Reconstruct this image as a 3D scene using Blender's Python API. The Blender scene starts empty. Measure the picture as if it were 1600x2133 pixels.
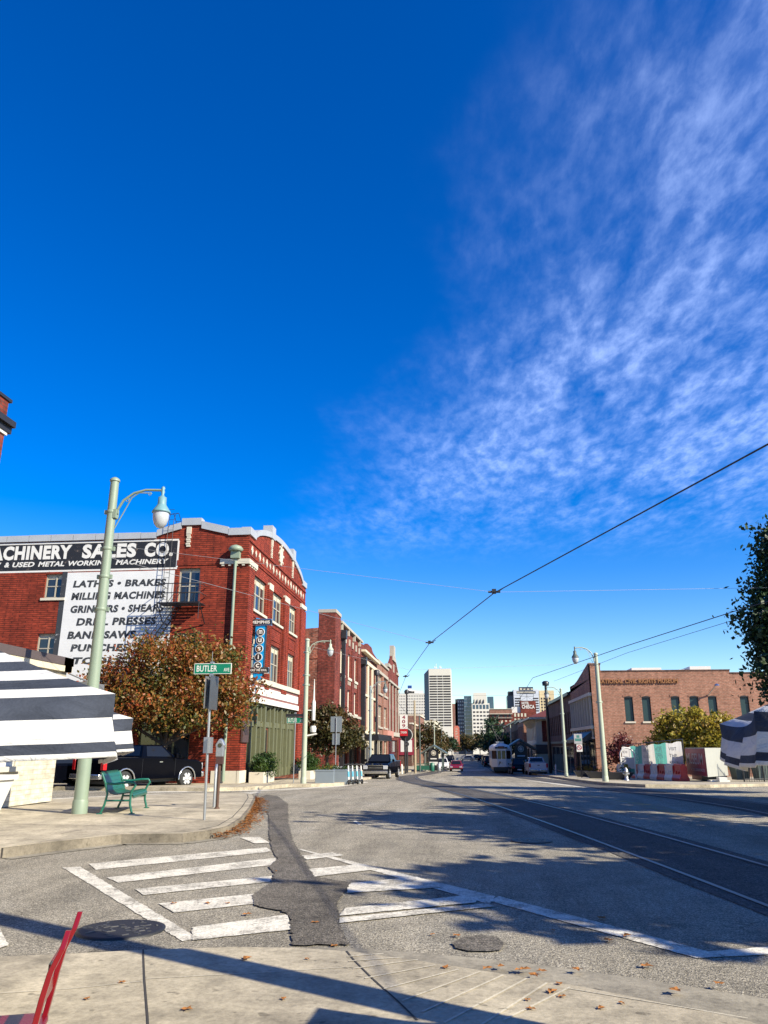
import bpy, bmesh, math, random
from mathutils import Vector, Matrix, noise as mnoise
import numpy as np
R = math.radians
sc = bpy.context.scene
COL = sc.collection
# ---------------------------------------------------------------- camera
cam = bpy.data.cameras.new("camera"); camo = bpy.data.objects.new("camera", cam); COL.objects.link(camo)
cam.sensor_fit = 'HORIZONTAL'; cam.sensor_width = 36.0; cam.lens = 36.0 * 1602 / 1600
cam.clip_start = 0.05; cam.clip_end = 9000
camo.location = (0, 0, 1.6)
camo.rotation_euler = (R(90 + 16.893), 0, R(5.967))
sc.camera = camo
# ---------------------------------------------------------------- sun and sky
SUN_EL, SUN_H = R(33), Vector((0.875, -0.485, 0)).normalized()
sun = bpy.data.lights.new("sun", 'SUN'); suno = bpy.data.objects.new("sun", sun); COL.objects.link(suno)
sun.energy = 5.0; sun.angle = R(0.5); sun.color = (1.0, 0.92, 0.74)
sdir = SUN_H * math.cos(SUN_EL) + Vector((0, 0, math.sin(SUN_EL)))
suno.rotation_euler = sdir.to_track_quat('Z', 'Y').to_euler()
suno.location = (40, -30, 50)
sc.view_settings.view_transform = 'Standard'; sc.view_settings.look = 'None'
sc.view_settings.gamma = 1.0; sc.view_settings.exposure = 0.95; sc.view_settings.use_curve_mapping = False
W = bpy.data.worlds.new("World"); sc.world = W; W.use_nodes = True
nt = W.node_tree; nt.nodes.clear(); L = nt.links.new
def wn(t, **k):
    n = nt.nodes.new(t)
    for a, b in k.items(): setattr(n, a, b)
    return n
out = wn('ShaderNodeOutputWorld'); bg = wn('ShaderNodeBackground'); bg.inputs[1].default_value = 0.093
sky = wn('ShaderNodeTexSky', sky_type='NISHITA', sun_disc=False)
sky.sun_elevation = SUN_EL; sky.sun_rotation = math.atan2(SUN_H.x, SUN_H.y)
sky.altitude = 100; sky.air_density = 1.0; sky.dust_density = 0.02; sky.ozone_density = 3.0
hs = wn('ShaderNodeHueSaturation'); hs.inputs['Saturation'].default_value = 1.53; hs.inputs['Hue'].default_value = 0.519; hs.inputs['Value'].default_value = 1.12
L(sky.outputs[0], hs.inputs['Color'])
tc = wn('ShaderNodeTexCoord'); sx = wn('ShaderNodeSeparateXYZ'); L(tc.outputs['Generated'], sx.inputs[0])
def wm(op, a, b=None, c=None):
    n = wn('ShaderNodeMath', operation=op)
    for i, v in enumerate((a, b, c)):
        if v is None: continue
        if isinstance(v, (int, float)): n.inputs[i].default_value = v
        else: L(v, n.inputs[i])
    return n.outputs[0]
zc = wm('MAXIMUM', sx.outputs['Z'], 0.04)
px = wm('DIVIDE', sx.outputs['X'], zc); py = wm('DIVIDE', sx.outputs['Y'], zc)
cv = wn('ShaderNodeCombineXYZ'); L(px, cv.inputs[0]); L(py, cv.inputs[1])
def wnoise(scale, detail, rough, dist=0.0, off=(0, 0, 0), st=(1, 1, 1), rot=0.0):
    mp = wn('ShaderNodeMapping'); L(cv.outputs[0], mp.inputs[0]); mp.inputs['Location'].default_value = off
    mp.inputs['Scale'].default_value = st; mp.inputs['Rotation'].default_value = (0, 0, rot)
    n = wn('ShaderNodeTexNoise'); L(mp.outputs[0], n.inputs['Vector'])
    n.inputs['Scale'].default_value = scale; n.inputs['Detail'].default_value = detail
    n.inputs['Roughness'].default_value = rough; n.inputs['Distortion'].default_value = dist
    return n.outputs['Fac']
def wramp(v, a, b):
    n = wn('ShaderNodeMapRange', interpolation_type='SMOOTHSTEP'); L(v, n.inputs[0])
    n.inputs[1].default_value = a; n.inputs[2].default_value = b
    return n.outputs[0]
# where the cloud sheet lies: east of a ragged border, thinning out toward the horizon
edge = wm('SUBTRACT', wm('ADD', wm('MULTIPLY', py, -0.22), 0.46), wm('MULTIPLY', wm('MAXIMUM', wm('SUBTRACT', py, 1.7), 0.0), 0.24))                 # border in x as a function of y
bd = wm('ADD', wm('SUBTRACT', px, edge), wm('MULTIPLY', wm('SUBTRACT', wnoise(2.2, 4, .55, off=(3, 1, 0)), 0.5), 0.62))
patch = wramp(bd, -0.26, 0.50)
fade = wm('SUBTRACT', 1.0, wramp(py, 2.2, 4.6))
mott = wramp(wnoise(13.0, 6, .60, .15, off=(1.3, .4, 0), st=(1.5, 0.65, 1), rot=.6), 0.30, 0.78)
mott2 = wramp(wnoise(3.4, 7, .60, .35, off=(7.2, 3.3, 0), st=(1.5, .65, 1), rot=.6), 0.27, 0.76)
fine = wnoise(34.0, 4, .6, .2, rot=.6)
wisp = wm('MULTIPLY', wm('ADD', wm('MULTIPLY', mott, wm('ADD', wm('MULTIPLY', mott2, .8), .18)), wm('MULTIPLY', mott2, .30)), patch)
wisp = wm('MULTIPLY', wm('MULTIPLY', wisp, fade), wm('ADD', wm('MULTIPLY', fine, .5), .78))
cloud = wm('MINIMUM', wm('MULTIPLY', wisp, 0.53), 0.54)
mx = wn('ShaderNodeMix', data_type='RGBA', blend_type='MIX')
L(cloud, mx.inputs['Factor']); L(hs.outputs[0], mx.inputs[6]); mx.inputs[7].default_value = (4.4, 5.8, 9.6, 1)
L(mx.outputs[2], bg.inputs[0]); L(bg.outputs[0], out.inputs[0])

# ---------------------------------------------------------------- ground profile: level at the crossing, falling toward downtown
def prof(y):
    def s(a, b, sl):
        if y < a: return 0.0
        if y < b: return sl * (y - a) ** 2 / (2 * (b - a))
        return sl * ((b - a) / 2 + (y - b))
    return -(s(14, 34, .0235) - s(88, 118, .0175))

# ---------------------------------------------------------------- mesh builder
class Fr:
    "a vertical face: u along it, z up, d out of it"
    def __init__(s, o, u, n): s.o, s.u, s.n = Vector(o), Vector(u), Vector(n)
    def p(s, u, z, d=0.0): return s.o + s.u * u + Vector((0, 0, z)) + s.n * d
_txt = {}
def text_mesh(body, bold=0.0, shear=0.0, depth=0.0):
    sp = 1.0 + max(0.0, bold - .02) * 3.2
    k = (body, bold, shear, depth)
    if k not in _txt:
        c = bpy.data.curves.new("lettering", 'FONT'); c.body = body; c.size = 1.0; c.offset = bold; c.shear = shear; c.space_character = sp
        c.extrude = depth; c.resolution_u = 3
        o = bpy.data.objects.new("lettering", c); me = o.to_mesh()
        v = [tuple(q.co) for q in me.vertices]; f = [tuple(q.vertices) for q in me.polygons]
        o.to_mesh_clear(); bpy.data.objects.remove(o); bpy.data.curves.remove(c)
        xs = [q[0] for q in v]; ys = [q[1] for q in v]
        x0, x1, y0, y1 = min(xs), max(xs), min(ys), max(ys)
        _txt[k] = ([((q[0] - x0) / (x1 - x0), (q[1] - y0) / (y1 - y0), q[2]) for q in v], f)
    return _txt[k]
class MB:
    def __init__(s): s.v, s.f, s.m, s.s = [], [], [], []
    def add(s, vs, fs, mat=0, smooth=False, M=None):
        b = len(s.v)
        s.v += [tuple(M @ Vector(q)) for q in vs] if M is not None else [tuple(q) for q in vs]
        for q in fs: s.f.append(tuple(i + b for i in q)); s.m.append(mat); s.s.append(smooth)
        return s
    def box(s, x0, x1, y0, y1, z0, z1, mat=0, M=None):
        v = [(x, y, z) for z in (z0, z1) for y in (y0, y1) for x in (x0, x1)]
        return s.add(v, [(0, 2, 3, 1), (4, 5, 7, 6), (0, 1, 5, 4), (2, 6, 7, 3), (0, 4, 6, 2), (1, 3, 7, 5)], mat, False, M)
    def fbox(s, fr, u0, u1, z0, z1, d0, d1, mat=0):
        v = [fr.p(u, z, d) for d in (d0, d1) for z in (z0, z1) for u in (u0, u1)]
        return s.add(v, [(0, 2, 3, 1), (4, 5, 7, 6), (0, 1, 5, 4), (2, 6, 7, 3), (0, 4, 6, 2), (1, 3, 7, 5)], mat)
    def hexa(s, bot, top, mat=0, M=None):
        n = len(bot); v = list(bot) + list(top)
        f = [tuple(range(n))[::-1], tuple(range(n, 2 * n))] + [(i, (i + 1) % n, n + (i + 1) % n, n + i) for i in range(n)]
        return s.add(v, f, mat, False, M)
    def prism(s, pts, fn, a, b, mat=0, smooth=False, M=None):
        "pts 2d outline, fn(u,w,d)->xyz"
        n = len(pts); v = [fn(p[0], p[1], a) for p in pts] + [fn(p[0], p[1], b) for p in pts]
        s.add(v, [tuple(range(n))[::-1], tuple(range(n, 2 * n))], mat, False, M)
        b0 = len(s.v) - 2 * n
        for i in range(n):
            s.f.append((b0 + i, b0 + (i + 1) % n, b0 + n + (i + 1) % n, b0 + n + i)); s.m.append(mat); s.s.append(smooth)
        return s
    def quad(s, a, b, c, d, mat=0): return s.add([a, b, c, d], [(0, 1, 2, 3)], mat)
    def poly(s, pts, mat=0): return s.add(pts, [tuple(range(len(pts)))], mat)
    def tube(s, pts, r, n=8, mat=0, M=None, caps=True):
        pts = [Vector(p) for p in pts]; rs = r if isinstance(r, (list, tuple)) else [r] * len(pts)
        v = []; ref = None
        for i, p in enumerate(pts):
            t = (pts[min(i + 1, len(pts) - 1)] - pts[max(i - 1, 0)]).normalized()
            if ref is None: ref = Vector((0, 0, 1)) if abs(t.z) < .9 else Vector((1, 0, 0))
            a = t.cross(ref).normalized(); b = t.cross(a); ref = -b if b.dot(ref) < 0 else b
            a = t.cross(ref).normalized(); b = a.cross(t)
            for k in range(n):
                w = 2 * math.pi * k / n; v.append(p + (a * math.cos(w) + b * math.sin(w)) * rs[i])
        f = [(i * n + k, i * n + (k + 1) % n, (i + 1) * n + (k + 1) % n, (i + 1) * n + k) for i in range(len(pts) - 1) for k in range(n)]
        s.add(v, f, mat, True, M)
        if caps: s.add(v[:n], [tuple(range(n))], mat, False, M); s.add(v[-n:], [tuple(range(n))], mat, False, M)
        return s
    def lathe(s, prof_, n=16, c=(0, 0, 0), mat=0, M=None):
        c = Vector(c); v = []
        for r, z in prof_:
            for k in range(n):
                w = 2 * math.pi * k / n; v.append((c.x + r * math.cos(w), c.y + r * math.sin(w), c.z + z))
        f = [(i * n + k, i * n + (k + 1) % n, (i + 1) * n + (k + 1) % n, (i + 1) * n + k) for i in range(len(prof_) - 1) for k in range(n)]
        s.add(v, f, mat, True, M)
        s.add(v[:n], [tuple(range(n))[::-1]], mat, False, M); s.add(v[-n:], [tuple(range(n))], mat, False, M)
        return s
    def text(s, body, fr, u0, u1, z0, z1, d, mat=0, bold=0.0, shear=0.0, depth=0.0):
        v, f = text_mesh(body, bold, shear, depth)
        return s.add([fr.p(u0 + (u1 - u0) * q[0], z0 + (z1 - z0) * q[1], d + q[2]) for q in v], f, mat)
    def split(s, name, mats, parent):
        "each separate piece becomes a part of its own"
        par = list(range(len(s.v)))
        def fd(i):
            while par[i] != i: par[i] = par[par[i]]; i = par[i]
            return i
        for f in s.f:
            for q in f[1:]: par[fd(q)] = fd(f[0])
        gr = {}
        for k, f in enumerate(s.f): gr.setdefault(fd(f[0]), []).append(k)
        for ks in gr.values():
            m = MB(); ids = {}
            for k in ks:
                for q in s.f[k]:
                    if q not in ids: ids[q] = len(m.v); m.v.append(s.v[q])
                m.f.append(tuple(ids[q] for q in s.f[k])); m.m.append(s.m[k]); m.s.append(s.s[k])
            m.build(name, mats, parent)
    def build(s, name, mats, parent=None, loc=None, rz=0.0, bevel=0.0, mesh_only=False):
        me = bpy.data.meshes.new(name); me.from_pydata(s.v, [], s.f)
        for m in (mats if isinstance(mats, (list, tuple)) else [mats]): me.materials.append(m)
        me.polygons.foreach_set("material_index", s.m); me.polygons.foreach_set("use_smooth", s.s)
        bm = bmesh.new(); bm.from_mesh(me); bmesh.ops.recalc_face_normals(bm, faces=bm.faces); bm.to_mesh(me); bm.free()
        me.update()
        o = bpy.data.objects.new(name, me); COL.objects.link(o)
        if parent is not None: o.parent = parent
        if loc is not None: o.location = loc
        if rz: o.rotation_euler = (0, 0, rz)
        if bevel:
            b = o.modifiers.new("edge", 'BEVEL'); b.width = bevel; b.segments = 2; b.limit_method = 'ANGLE'; b.angle_limit = R(40)
        return o
def tag(o, label, cat, group=None, kind=None):
    o['label'] = label; o['category'] = cat
    if group: o['group'] = group
    if kind: o['kind'] = kind
    return o
def thing(name, label, cat, loc, rz=0.0, group=None):
    o = bpy.data.objects.new(name, None); COL.objects.link(o); o.location = loc; o.rotation_euler = (0, 0, rz)
    o.empty_display_size = .2
    return tag(o, label, cat, group)
def dup(root, loc, rz=None, label=None, group=None, scale=None):
    def cp(o, par):
        c = o.copy(); COL.objects.link(c)
        if par is not None: c.parent = par
        for ch in list(o.children): cp(ch, c)
        return c
    r = cp(root, None); r.location = loc
    if rz is not None: r.rotation_euler = (0, 0, rz)
    if label: r['label'] = label
    if group: r['group'] = group
    if scale: r.scale = (scale,) * 3
    return r
def arc(cx, cy, r, a0, a1, n): return [(cx + r * math.cos(R(a0 + (a1 - a0) * i / n)), cy + r * math.sin(R(a0 + (a1 - a0) * i / n))) for i in range(n + 1)]

# ---------------------------------------------------------------- materials
ALB = 0.82   # one overall reflectance scale for the place
class NT:
    def __init__(s, name):
        s.mat = bpy.data.materials.new(name); s.mat.use_nodes = True; s.t = s.mat.node_tree
        s.b = s.t.nodes['Principled BSDF']; s.out = s.t.nodes['Material Output']
    def n(s, t, **k):
        q = s.t.nodes.new(t)
        for a, b in k.items(): setattr(q, a, b)
        return q
    def l(s, a, b): s.t.links.new(a, b)
    def co(s, kind='Object'): return s.n('ShaderNodeTexCoord').outputs[kind]
    def noise(s, scale, detail=4, rough=.55, vec=None, st=None, dist=0.0):
        q = s.n('ShaderNodeTexNoise'); q.inputs['Scale'].default_value = scale; q.inputs['Detail'].default_value = detail
        q.inputs['Roughness'].default_value = rough; q.inputs['Distortion'].default_value = dist
        vec = vec if vec is not None else s.co()
        if st: mp = s.n('ShaderNodeMapping'); mp.inputs['Scale'].default_value = st; s.l(vec, mp.inputs[0]); vec = mp.outputs[0]
        s.l(vec, q.inputs['Vector']); return q.outputs['Fac']
    def ramp(s, v, pts):
        q = s.n('ShaderNodeValToRGB'); e = q.color_ramp.elements
        while len(e) < len(pts): e.new(.5)
        for i, (p, c) in enumerate(pts):
            e[i].position = p; e[i].color = tuple(c[:3]) + (1,) if isinstance(c, tuple) else (c, c, c, 1)
        s.l(v, q.inputs[0]); return q.outputs[0]
    def mix(s, f, a, b, mode='MIX'):
        q = s.n('ShaderNodeMix', data_type='RGBA', blend_type=mode)
        for i, v in ((0, f), (6, a), (7, b)):
            if isinstance(v, (int, float)): q.inputs[i].default_value = v
            elif isinstance(v, tuple): q.inputs[i].default_value = v[:3] + (1,)
            else: s.l(v, q.inputs[i])
        return q.outputs[2]
    def math(s, op, a, b=0.0):
        q = s.n('ShaderNodeMath', operation=op)
        for i, v in ((0, a), (1, b)):
            if isinstance(v, (int, float)): q.inputs[i].default_value = v
            else: s.l(v, q.inputs[i])
        return q.outputs[0]
    def bump(s, h, st=.3, dist=.01):
        q = s.n('ShaderNodeBump'); q.inputs['Strength'].default_value = st; q.inputs['Distance'].default_value = dist
        s.l(h, q.inputs['Height']); s.l(q.outputs[0], s.b.inputs['Normal'])
    def set(s, col=None, rough=.6, metal=0.0, spec=.5):
        if col is not None:
            col = sc3(col, ALB) if isinstance(col, tuple) else s.mix(1.0, col, (ALB, ALB, ALB), 'MULTIPLY')
            if isinstance(col, tuple): s.b.inputs['Base Color'].default_value = col[:3] + (1,)
            else: s.l(col, s.b.inputs['Base Color'])
        if isinstance(rough, (int, float)): s.b.inputs['Roughness'].default_value = rough
        else: s.l(rough, s.b.inputs['Roughness'])
        s.b.inputs['Metallic'].default_value = metal; s.b.inputs['Specular IOR Level'].default_value = spec
        return s.mat
def sc3(c, k): return tuple(min(1, x * k) for x in c)
def plain(name, c, rough=.55, metal=0.0, spec=.5, var=.16, scale=3.0, bump=0.0):
    t = NT(name)
    nz = t.noise(scale, 5, .6); col = t.mix(nz, sc3(c, 1 - var), sc3(c, 1 + var))
    if bump: t.bump(t.noise(scale * 9, 4, .6), bump, .01)
    return t.set(col, rough, metal, spec)
def brick(name, c1, c2, mortar, row=.085, wid=.25, ms=.012, wear=.25, bump=.35, stain=None):
    t = NT(name)
    s1 = t.n('ShaderNodeSeparateXYZ'); t.l(t.co(), s1.inputs[0])
    g = t.n('ShaderNodeNewGeometry'); s2 = t.n('ShaderNodeSeparateXYZ'); t.l(g.outputs['True Normal'], s2.inputs[0])
    u = t.math('ADD', t.math('MULTIPLY', s1.outputs[0], t.math('ABSOLUTE', s2.outputs[1])), t.math('MULTIPLY', s1.outputs[1], t.math('ABSOLUTE', s2.outputs[0])))
    cb = t.n('ShaderNodeCombineXYZ'); t.l(u, cb.inputs[0]); t.l(s1.outputs[2], cb.inputs[1])
    b = t.n('ShaderNodeTexBrick'); t.l(cb.outputs[0], b.inputs['Vector'])
    for k, v in (('Color1', c1), ('Color2', c2), ('Mortar', mortar)): b.inputs[k].default_value = v + (1,)
    b.inputs['Scale'].default_value = 1.0; b.inputs['Brick Width'].default_value = wid; b.inputs['Row Height'].default_value = row
    b.inputs['Mortar Size'].default_value = ms; b.inputs['Mortar Smooth'].default_value = .2; b.inputs['Bias'].default_value = 0.1
    w = t.noise(.45, 7, .66); col = t.mix(wear, b.outputs['Color'], t.ramp(w, [(.36, .42), (.5, 1.0), (.66, 1.5)]), 'MULTIPLY')
    pb_ = t.noise(1.0, 2, .5, cb.outputs[0], st=(3.2, 7.0, 1)); col = t.mix(min(1, wear * 1.4), col, t.ramp(pb_, [(.36, .6), (.5, 1.0), (.64, 1.5)]), 'MULTIPLY')
    st = t.noise(1.0, 5, .6, st=(2.2, 2.2, .22)); col = t.mix(wear * .8, col, t.ramp(st, [(.38, .52), (.56, 1.15)]), 'MULTIPLY')
    if stain: col = t.mix(t.ramp(t.noise(.35, 5, .6), [(.48, 0.0), (.66, .75)]), col, stain)
    t.bump(b.outputs['Fac'], -bump, .02)
    return t.set(col, .85, 0, .25)
def painted(name, c, under, chip=.62, row=.085):
    "paint on brick, worn through in patches"
    t = NT(name)
    n1 = t.noise(3.2, 8, .72); n2 = t.noise(26, 3, .6, st=(1, 1, 1.8)); k = t.math('ADD', t.math('MULTIPLY', n1, .72), t.math('MULTIPLY', n2, .28))
    m = t.ramp(k, [(chip, 0.0), (chip + .05, .85)])
    col = t.mix(m, t.mix(t.noise(1.3, 4), sc3(c, .86), sc3(c, 1.04)), under)
    s1 = t.n('ShaderNodeSeparateXYZ'); t.l(t.co(), s1.inputs[0])
    f = t.math('FRACT', t.math('DIVIDE', s1.outputs[2], row)); line = t.ramp(f, [(.0, .62), (.14, 1.0)])
    col = t.mix(.55, col, line, 'MULTIPLY')
    return t.set(col, .8, 0, .2)
def glass(name, c=(.02, .025, .03), rough=.06, var=.5):
    t = NT(name); nz = t.noise(.9, 2); col = t.mix(nz, sc3(c, 1 - var), sc3(c, 1 + var))
    return t.set(col, rough, 0, .9)
def leafmat(name, cols, trans=.35):
    t = NT(name); g = t.n('ShaderNodeNewGeometry')
    n = len(cols); big = t.noise(.55, 3)
    f = t.math('ADD', t.math('MULTIPLY', g.outputs['Random Per Island'], .55), t.math('MULTIPLY', t.ramp(big, [(.36, 0.0), (.64, 1.0)]), .45))
    col = t.ramp(f, [(i / max(1, n - 1), c) for i, c in enumerate(cols)])
    d = t.n('ShaderNodeBsdfDiffuse'); tr = t.n('ShaderNodeBsdfTranslucent'); gl = t.n('ShaderNodeBsdfGlossy'); gl.inputs['Roughness'].default_value = .45
    t.l(col, d.inputs[0]); t.l(col, tr.inputs[0]); gl.inputs[0].default_value = (.5, .5, .5, 1)
    m1 = t.n('ShaderNodeMixShader'); m1.inputs[0].default_value = trans; t.l(d.outputs[0], m1.inputs[1]); t.l(tr.outputs[0], m1.inputs[2])
    m2 = t.n('ShaderNodeMixShader'); m2.inputs[0].default_value = .05; t.l(m1.outputs[0], m2.inputs[1]); t.l(gl.outputs[0], m2.inputs[2])
    t.l(m2.outputs[0], t.out.inputs[0]); return t.mat
M = {}
def asphalt(name, c, grain=.75, stain=.5, tint=(1.03, .985, .90)):
    t = NT(name); co = t.co('Object')
    g1 = t.noise(58, 2, .8, co); g2 = t.noise(21, 4, .75, co); big = t.noise(.42, 6, .6, co, st=(1, .55, 1)); mid = t.noise(2.6, 7, .68, co)
    col = t.mix(grain, sc3(c, 1.0), t.ramp(g1, [(.36, sc3(c, .22)), (.5, sc3(c, 1.0)), (.63, sc3(c, 2.1))]))
    col = t.mix(.75, col, t.ramp(g2, [(.34, .38), (.5, 1.0), (.66, 1.6)]), 'MULTIPLY')
    col = t.mix(stain, col, t.ramp(big, [(.36, sc3(tint, .55)), (.5, tint), (.64, sc3(tint, 1.35))]), 'MULTIPLY')
    col = t.mix(stain, col, t.ramp(mid, [(.36, .62), (.52, 1.0), (.66, 1.22)]), 'MULTIPLY')
    v = t.n('ShaderNodeTexVoronoi', feature='DISTANCE_TO_EDGE'); v.inputs['Scale'].default_value = .30
    wv = t.n('ShaderNodeVectorMath', operation='ADD'); nz = t.n('ShaderNodeTexNoise'); nz.inputs['Scale'].default_value = 1.6; nz.inputs['Detail'].default_value = 6
    t.l(co, nz.inputs['Vector']); t.l(co, wv.inputs[0]); t.l(nz.outputs['Color'], wv.inputs[1]); t.l(wv.outputs[0], v.inputs['Vector'])
    ck = t.ramp(v.outputs['Distance'], [(.0, .25), (.0045, 1.0)])
    gate = t.ramp(t.noise(.4, 2, .5, co), [(.5, 0.0), (.56, 1.0)])
    col = t.mix(t.math('MULTIPLY', gate, .85), col, ck, 'MULTIPLY')
    trk = t.noise(1.0, 5, .62, co, st=(1.5, .09, 1)); col = t.mix(stain * 1.2, col, t.ramp(trk, [(.38, .72), (.5, 1.0), (.62, 1.16)]), 'MULTIPLY')
    blot = t.ramp(t.noise(.9, 3, .5, co), [(.27, .5), (.34, 1.0)]); col = t.mix(.7, col, blot, 'MULTIPLY')
    t.bump(t.math('ADD', g1, g2), .8, .02)
    return t.set(col, .9, 0, .25)
def concrete(name, c, stain=.7, scale=1.0):
    t = NT(name); co = t.co('Object')
    n1 = t.noise(.9 * scale, 7, .66, co); n2 = t.noise(24 * scale, 4, .75, co); n3 = t.noise(4.2 * scale, 7, .7, co); n4 = t.noise(.5 * scale, 5, .62, co, st=(2.2, .5, 1))
    col = t.mix(stain, sc3(c, 1.0), t.ramp(n1, [(.34, sc3(c, .55)), (.5, sc3(c, .98)), (.64, sc3(c, 1.25))]))
    col = t.mix(.6, col, t.ramp(n2, [(.34, .66), (.5, 1.0), (.66, 1.25)]), 'MULTIPLY'); col = t.mix(stain, col, t.ramp(n3, [(.36, .68), (.52, 1.03), (.66, 1.15)]), 'MULTIPLY')
    col = t.mix(stain * .7, col, t.ramp(n4, [(.4, (.66, .63, .58)), (.6, (1.14, 1.10, 1.0))]), 'MULTIPLY')
    sp = t.ramp(t.noise(9, 2, .5, co), [(.27, .3), (.33, 1.0)]); col = t.mix(.6, col, sp, 'MULTIPLY')
    t.bump(n2, .35, .012)
    return t.set(col, .85, 0, .25)
def roadpaint(name, c, under, chip=.60):
    t = NT(name); co = t.co('Object')
    k = t.math('ADD', t.math('MULTIPLY', t.noise(2.4, 8, .75, co), .6), t.math('MULTIPLY', t.noise(38, 4, .7, co), .4))
    m = t.ramp(k, [(chip - .06, .05), (chip + .03, .9)])
    col = t.mix(m, t.mix(t.noise(7, 4, .6, co), sc3(c, .8), c), t.mix(t.noise(75, 3, .75, co), sc3(under, .4), sc3(under, 1.5)))
    col = t.mix(.55, col, t.ramp(t.noise(40, 2, .8, co), [(.36, .5), (.5, 1.0), (.62, 1.25)]), 'MULTIPLY'); col = t.mix(.6, col, t.ramp(t.noise(1.7, 6, .7, co), [(.36, .66), (.55, 1.05)]), 'MULTIPLY')
    t.bump(t.noise(60, 3, .7, co), .4, .008)
    return t.set(col, .8, 0, .25)
M['road'] = asphalt('worn_asphalt', (.315, .287, .232))
M['track'] = asphalt('dark_asphalt', (.105, .097, .09), .7, .5, (1, 1, 1))
M['patch'] = asphalt('patch_asphalt', (.15, .135, .115), .75, .6)
M['walk'] = concrete('sidewalk_concrete', (.50, .442, .335))
M['walk2'] = concrete('kerb_concrete', (.24, .21, .165))
M['gutter'] = concrete('gutter_concrete', (.33, .30, .24), .7)
M['earth'] = concrete('city_ground', (.24, .22, .19), .7, .05)
M['mark'] = roadpaint('road_paint', (.92, .86, .72), (.27, .245, .20), .55)
M['yellow'] = roadpaint('yellow_paint', (.42, .30, .10), (.28, .26, .22), .5)
M['brickA'] = brick('red_brick', (.31, .046, .021), (.235, .033, .016), (.10, .018, .011), .115, .8, .022, .45, .5)
M['brickB'] = brick('row_brick', (.25, .045, .028), (.17, .03, .02), (.10, .045, .035), .13, .3, .02, .55)
M['brickBs'] = brick('side_brick', (.34, .09, .05), (.22, .06, .035), (.24, .15, .11), .14, .34, .022, .8, stain=(.36, .09, .045))
M['brickD'] = brick('tan_brick', (.34, .14, .09), (.27, .11, .075), (.26, .18, .14), .12, .3, .02, .4)
M['brickM'] = brick('museum_brick', (.385, .165, .108), (.30, .125, .08), (.32, .22, .16), .13, .3, .02, .3)
M['brickDk'] = brick('brown_brick', (.16, .07, .05), (.12, .055, .04), (.14, .10, .08), .12, .3, .02, .5)
M['brickW'] = brick('cream_brick', (.66, .60, .46), (.58, .52, .40), (.46, .42, .33), .12, .45, .014, .3)
M['stone'] = plain('pale_stone', (.62, .57, .46), .8, var=.22, scale=1.5)
M['stone2'] = plain('weathered_stone', (.43, .39, .32), .85, var=.3, scale=1.2)
M['polegr'] = plain('grey_lamp_paint', (.30, .345, .34), .5, var=.15)
M['coping'] = plain('metal_coping', (.50, .51, .52), .45, .2, var=.2, scale=1.2)
M['white'] = plain('white_paint', (.78, .76, .70), .5, var=.08)
M['cream'] = plain('cream_paint', (.72, .64, .46), .6, var=.1)
M['offwhite'] = plain('painted_board', (.62, .56, .42), .7, var=.16)
M['black'] = plain('black_paint', (.018, .018, .02), .4)
M['dark'] = plain('dark_metal', (.035, .035, .04), .45, .3)
M['olive'] = plain('olive_paint', (.135, .14, .075), .5, var=.18)
M['brown'] = plain('brown_panel', (.085, .05, .045), .5)
M['frame'] = plain('window_frame', (.42, .38, .30), .5)
M['glass'] = glass('window_glass'); M['carglass'] = plain('tinted_car_glass', (.012, .014, .018), .1, 0, .35); M['glassb'] = glass('blue_glass', (.03, .06, .11), .05)
M['signblk'] = painted('black_wall_paint', (.022, .025, .035), (.26, .20, .17), .575)
M['signwht'] = painted('white_wall_paint', (.80, .80, .79), (.30, .24, .22), .605)
M['letwht'] = painted('white_letter_paint', (.80, .78, .74), (.06, .05, .055), .60)
M['letblk'] = painted('black_letter_paint', (.05, .055, .065), (.62, .62, .62), .58)
M['pole'] = plain('pale_green_paint', (.25, .315, .235), .5, var=.16, scale=1.6, bump=.08)
M['poleblue'] = plain('weathered_lamp_paint', (.16, .31, .34), .5, var=.2)
M['poledk'] = plain('dark_green_paint', (.09, .12, .11), .5)
M['cream_pole'] = plain('cream_green_paint', (.42, .47, .36), .5, var=.12)
M['steel'] = plain('galvanised_steel', (.46, .47, .48), .4, .75, var=.15)
M['rust'] = plain('rusty_iron', (.11, .06, .04), .8, .2, var=.4, scale=8)
M['iron'] = plain('cast_iron', (.045, .045, .047), .55, .5, var=.3, scale=6, bump=.3)
M['rail'] = plain('steel_rail', (.075, .075, .078), .4, .4, var=.3)
M['green'] = plain('sign_green', (.0, .20, .105), .4, var=.05)
M['bench'] = plain('bench_green', (.012, .13, .085), .35, var=.08)
M['lens'] = plain('lamp_glass', (.50, .53, .55), .1, 0, .8, var=.2, scale=2)
M['red'] = plain('red_paint', (.50, .012, .018), .35, var=.1)
M['chair'] = plain('shaded_red_enamel', (.20, .005, .009), .2, var=.25, scale=9)  # red enamel, darkened so the colour carries the umbrella's shade
M['barrier_red'] = plain('red_plastic', (.46, .022, .025), .45, var=.12)
M['barrier_white'] = plain('white_plastic', (.70, .64, .56), .5, var=.12)
def canvas(name, c, var):
    t = NT(name); co = t.co(); n1 = t.noise(5, 5, .6, co, st=(1, 1, 2.5), dist=1.2); wv = t.noise(170, 2, .5, co)
    col = t.mix(t.ramp(n1, [(.35, 0.0), (.65, 1.0)]), sc3(c, 1 - var), sc3(c, 1 + var)); col = t.mix(.4, col, t.ramp(wv, [(.35, .8), (.65, 1.1)]), 'MULTIPLY')
    t.bump(n1, .55, .03)
    return t.set(col, .9, 0, .15)
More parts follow.
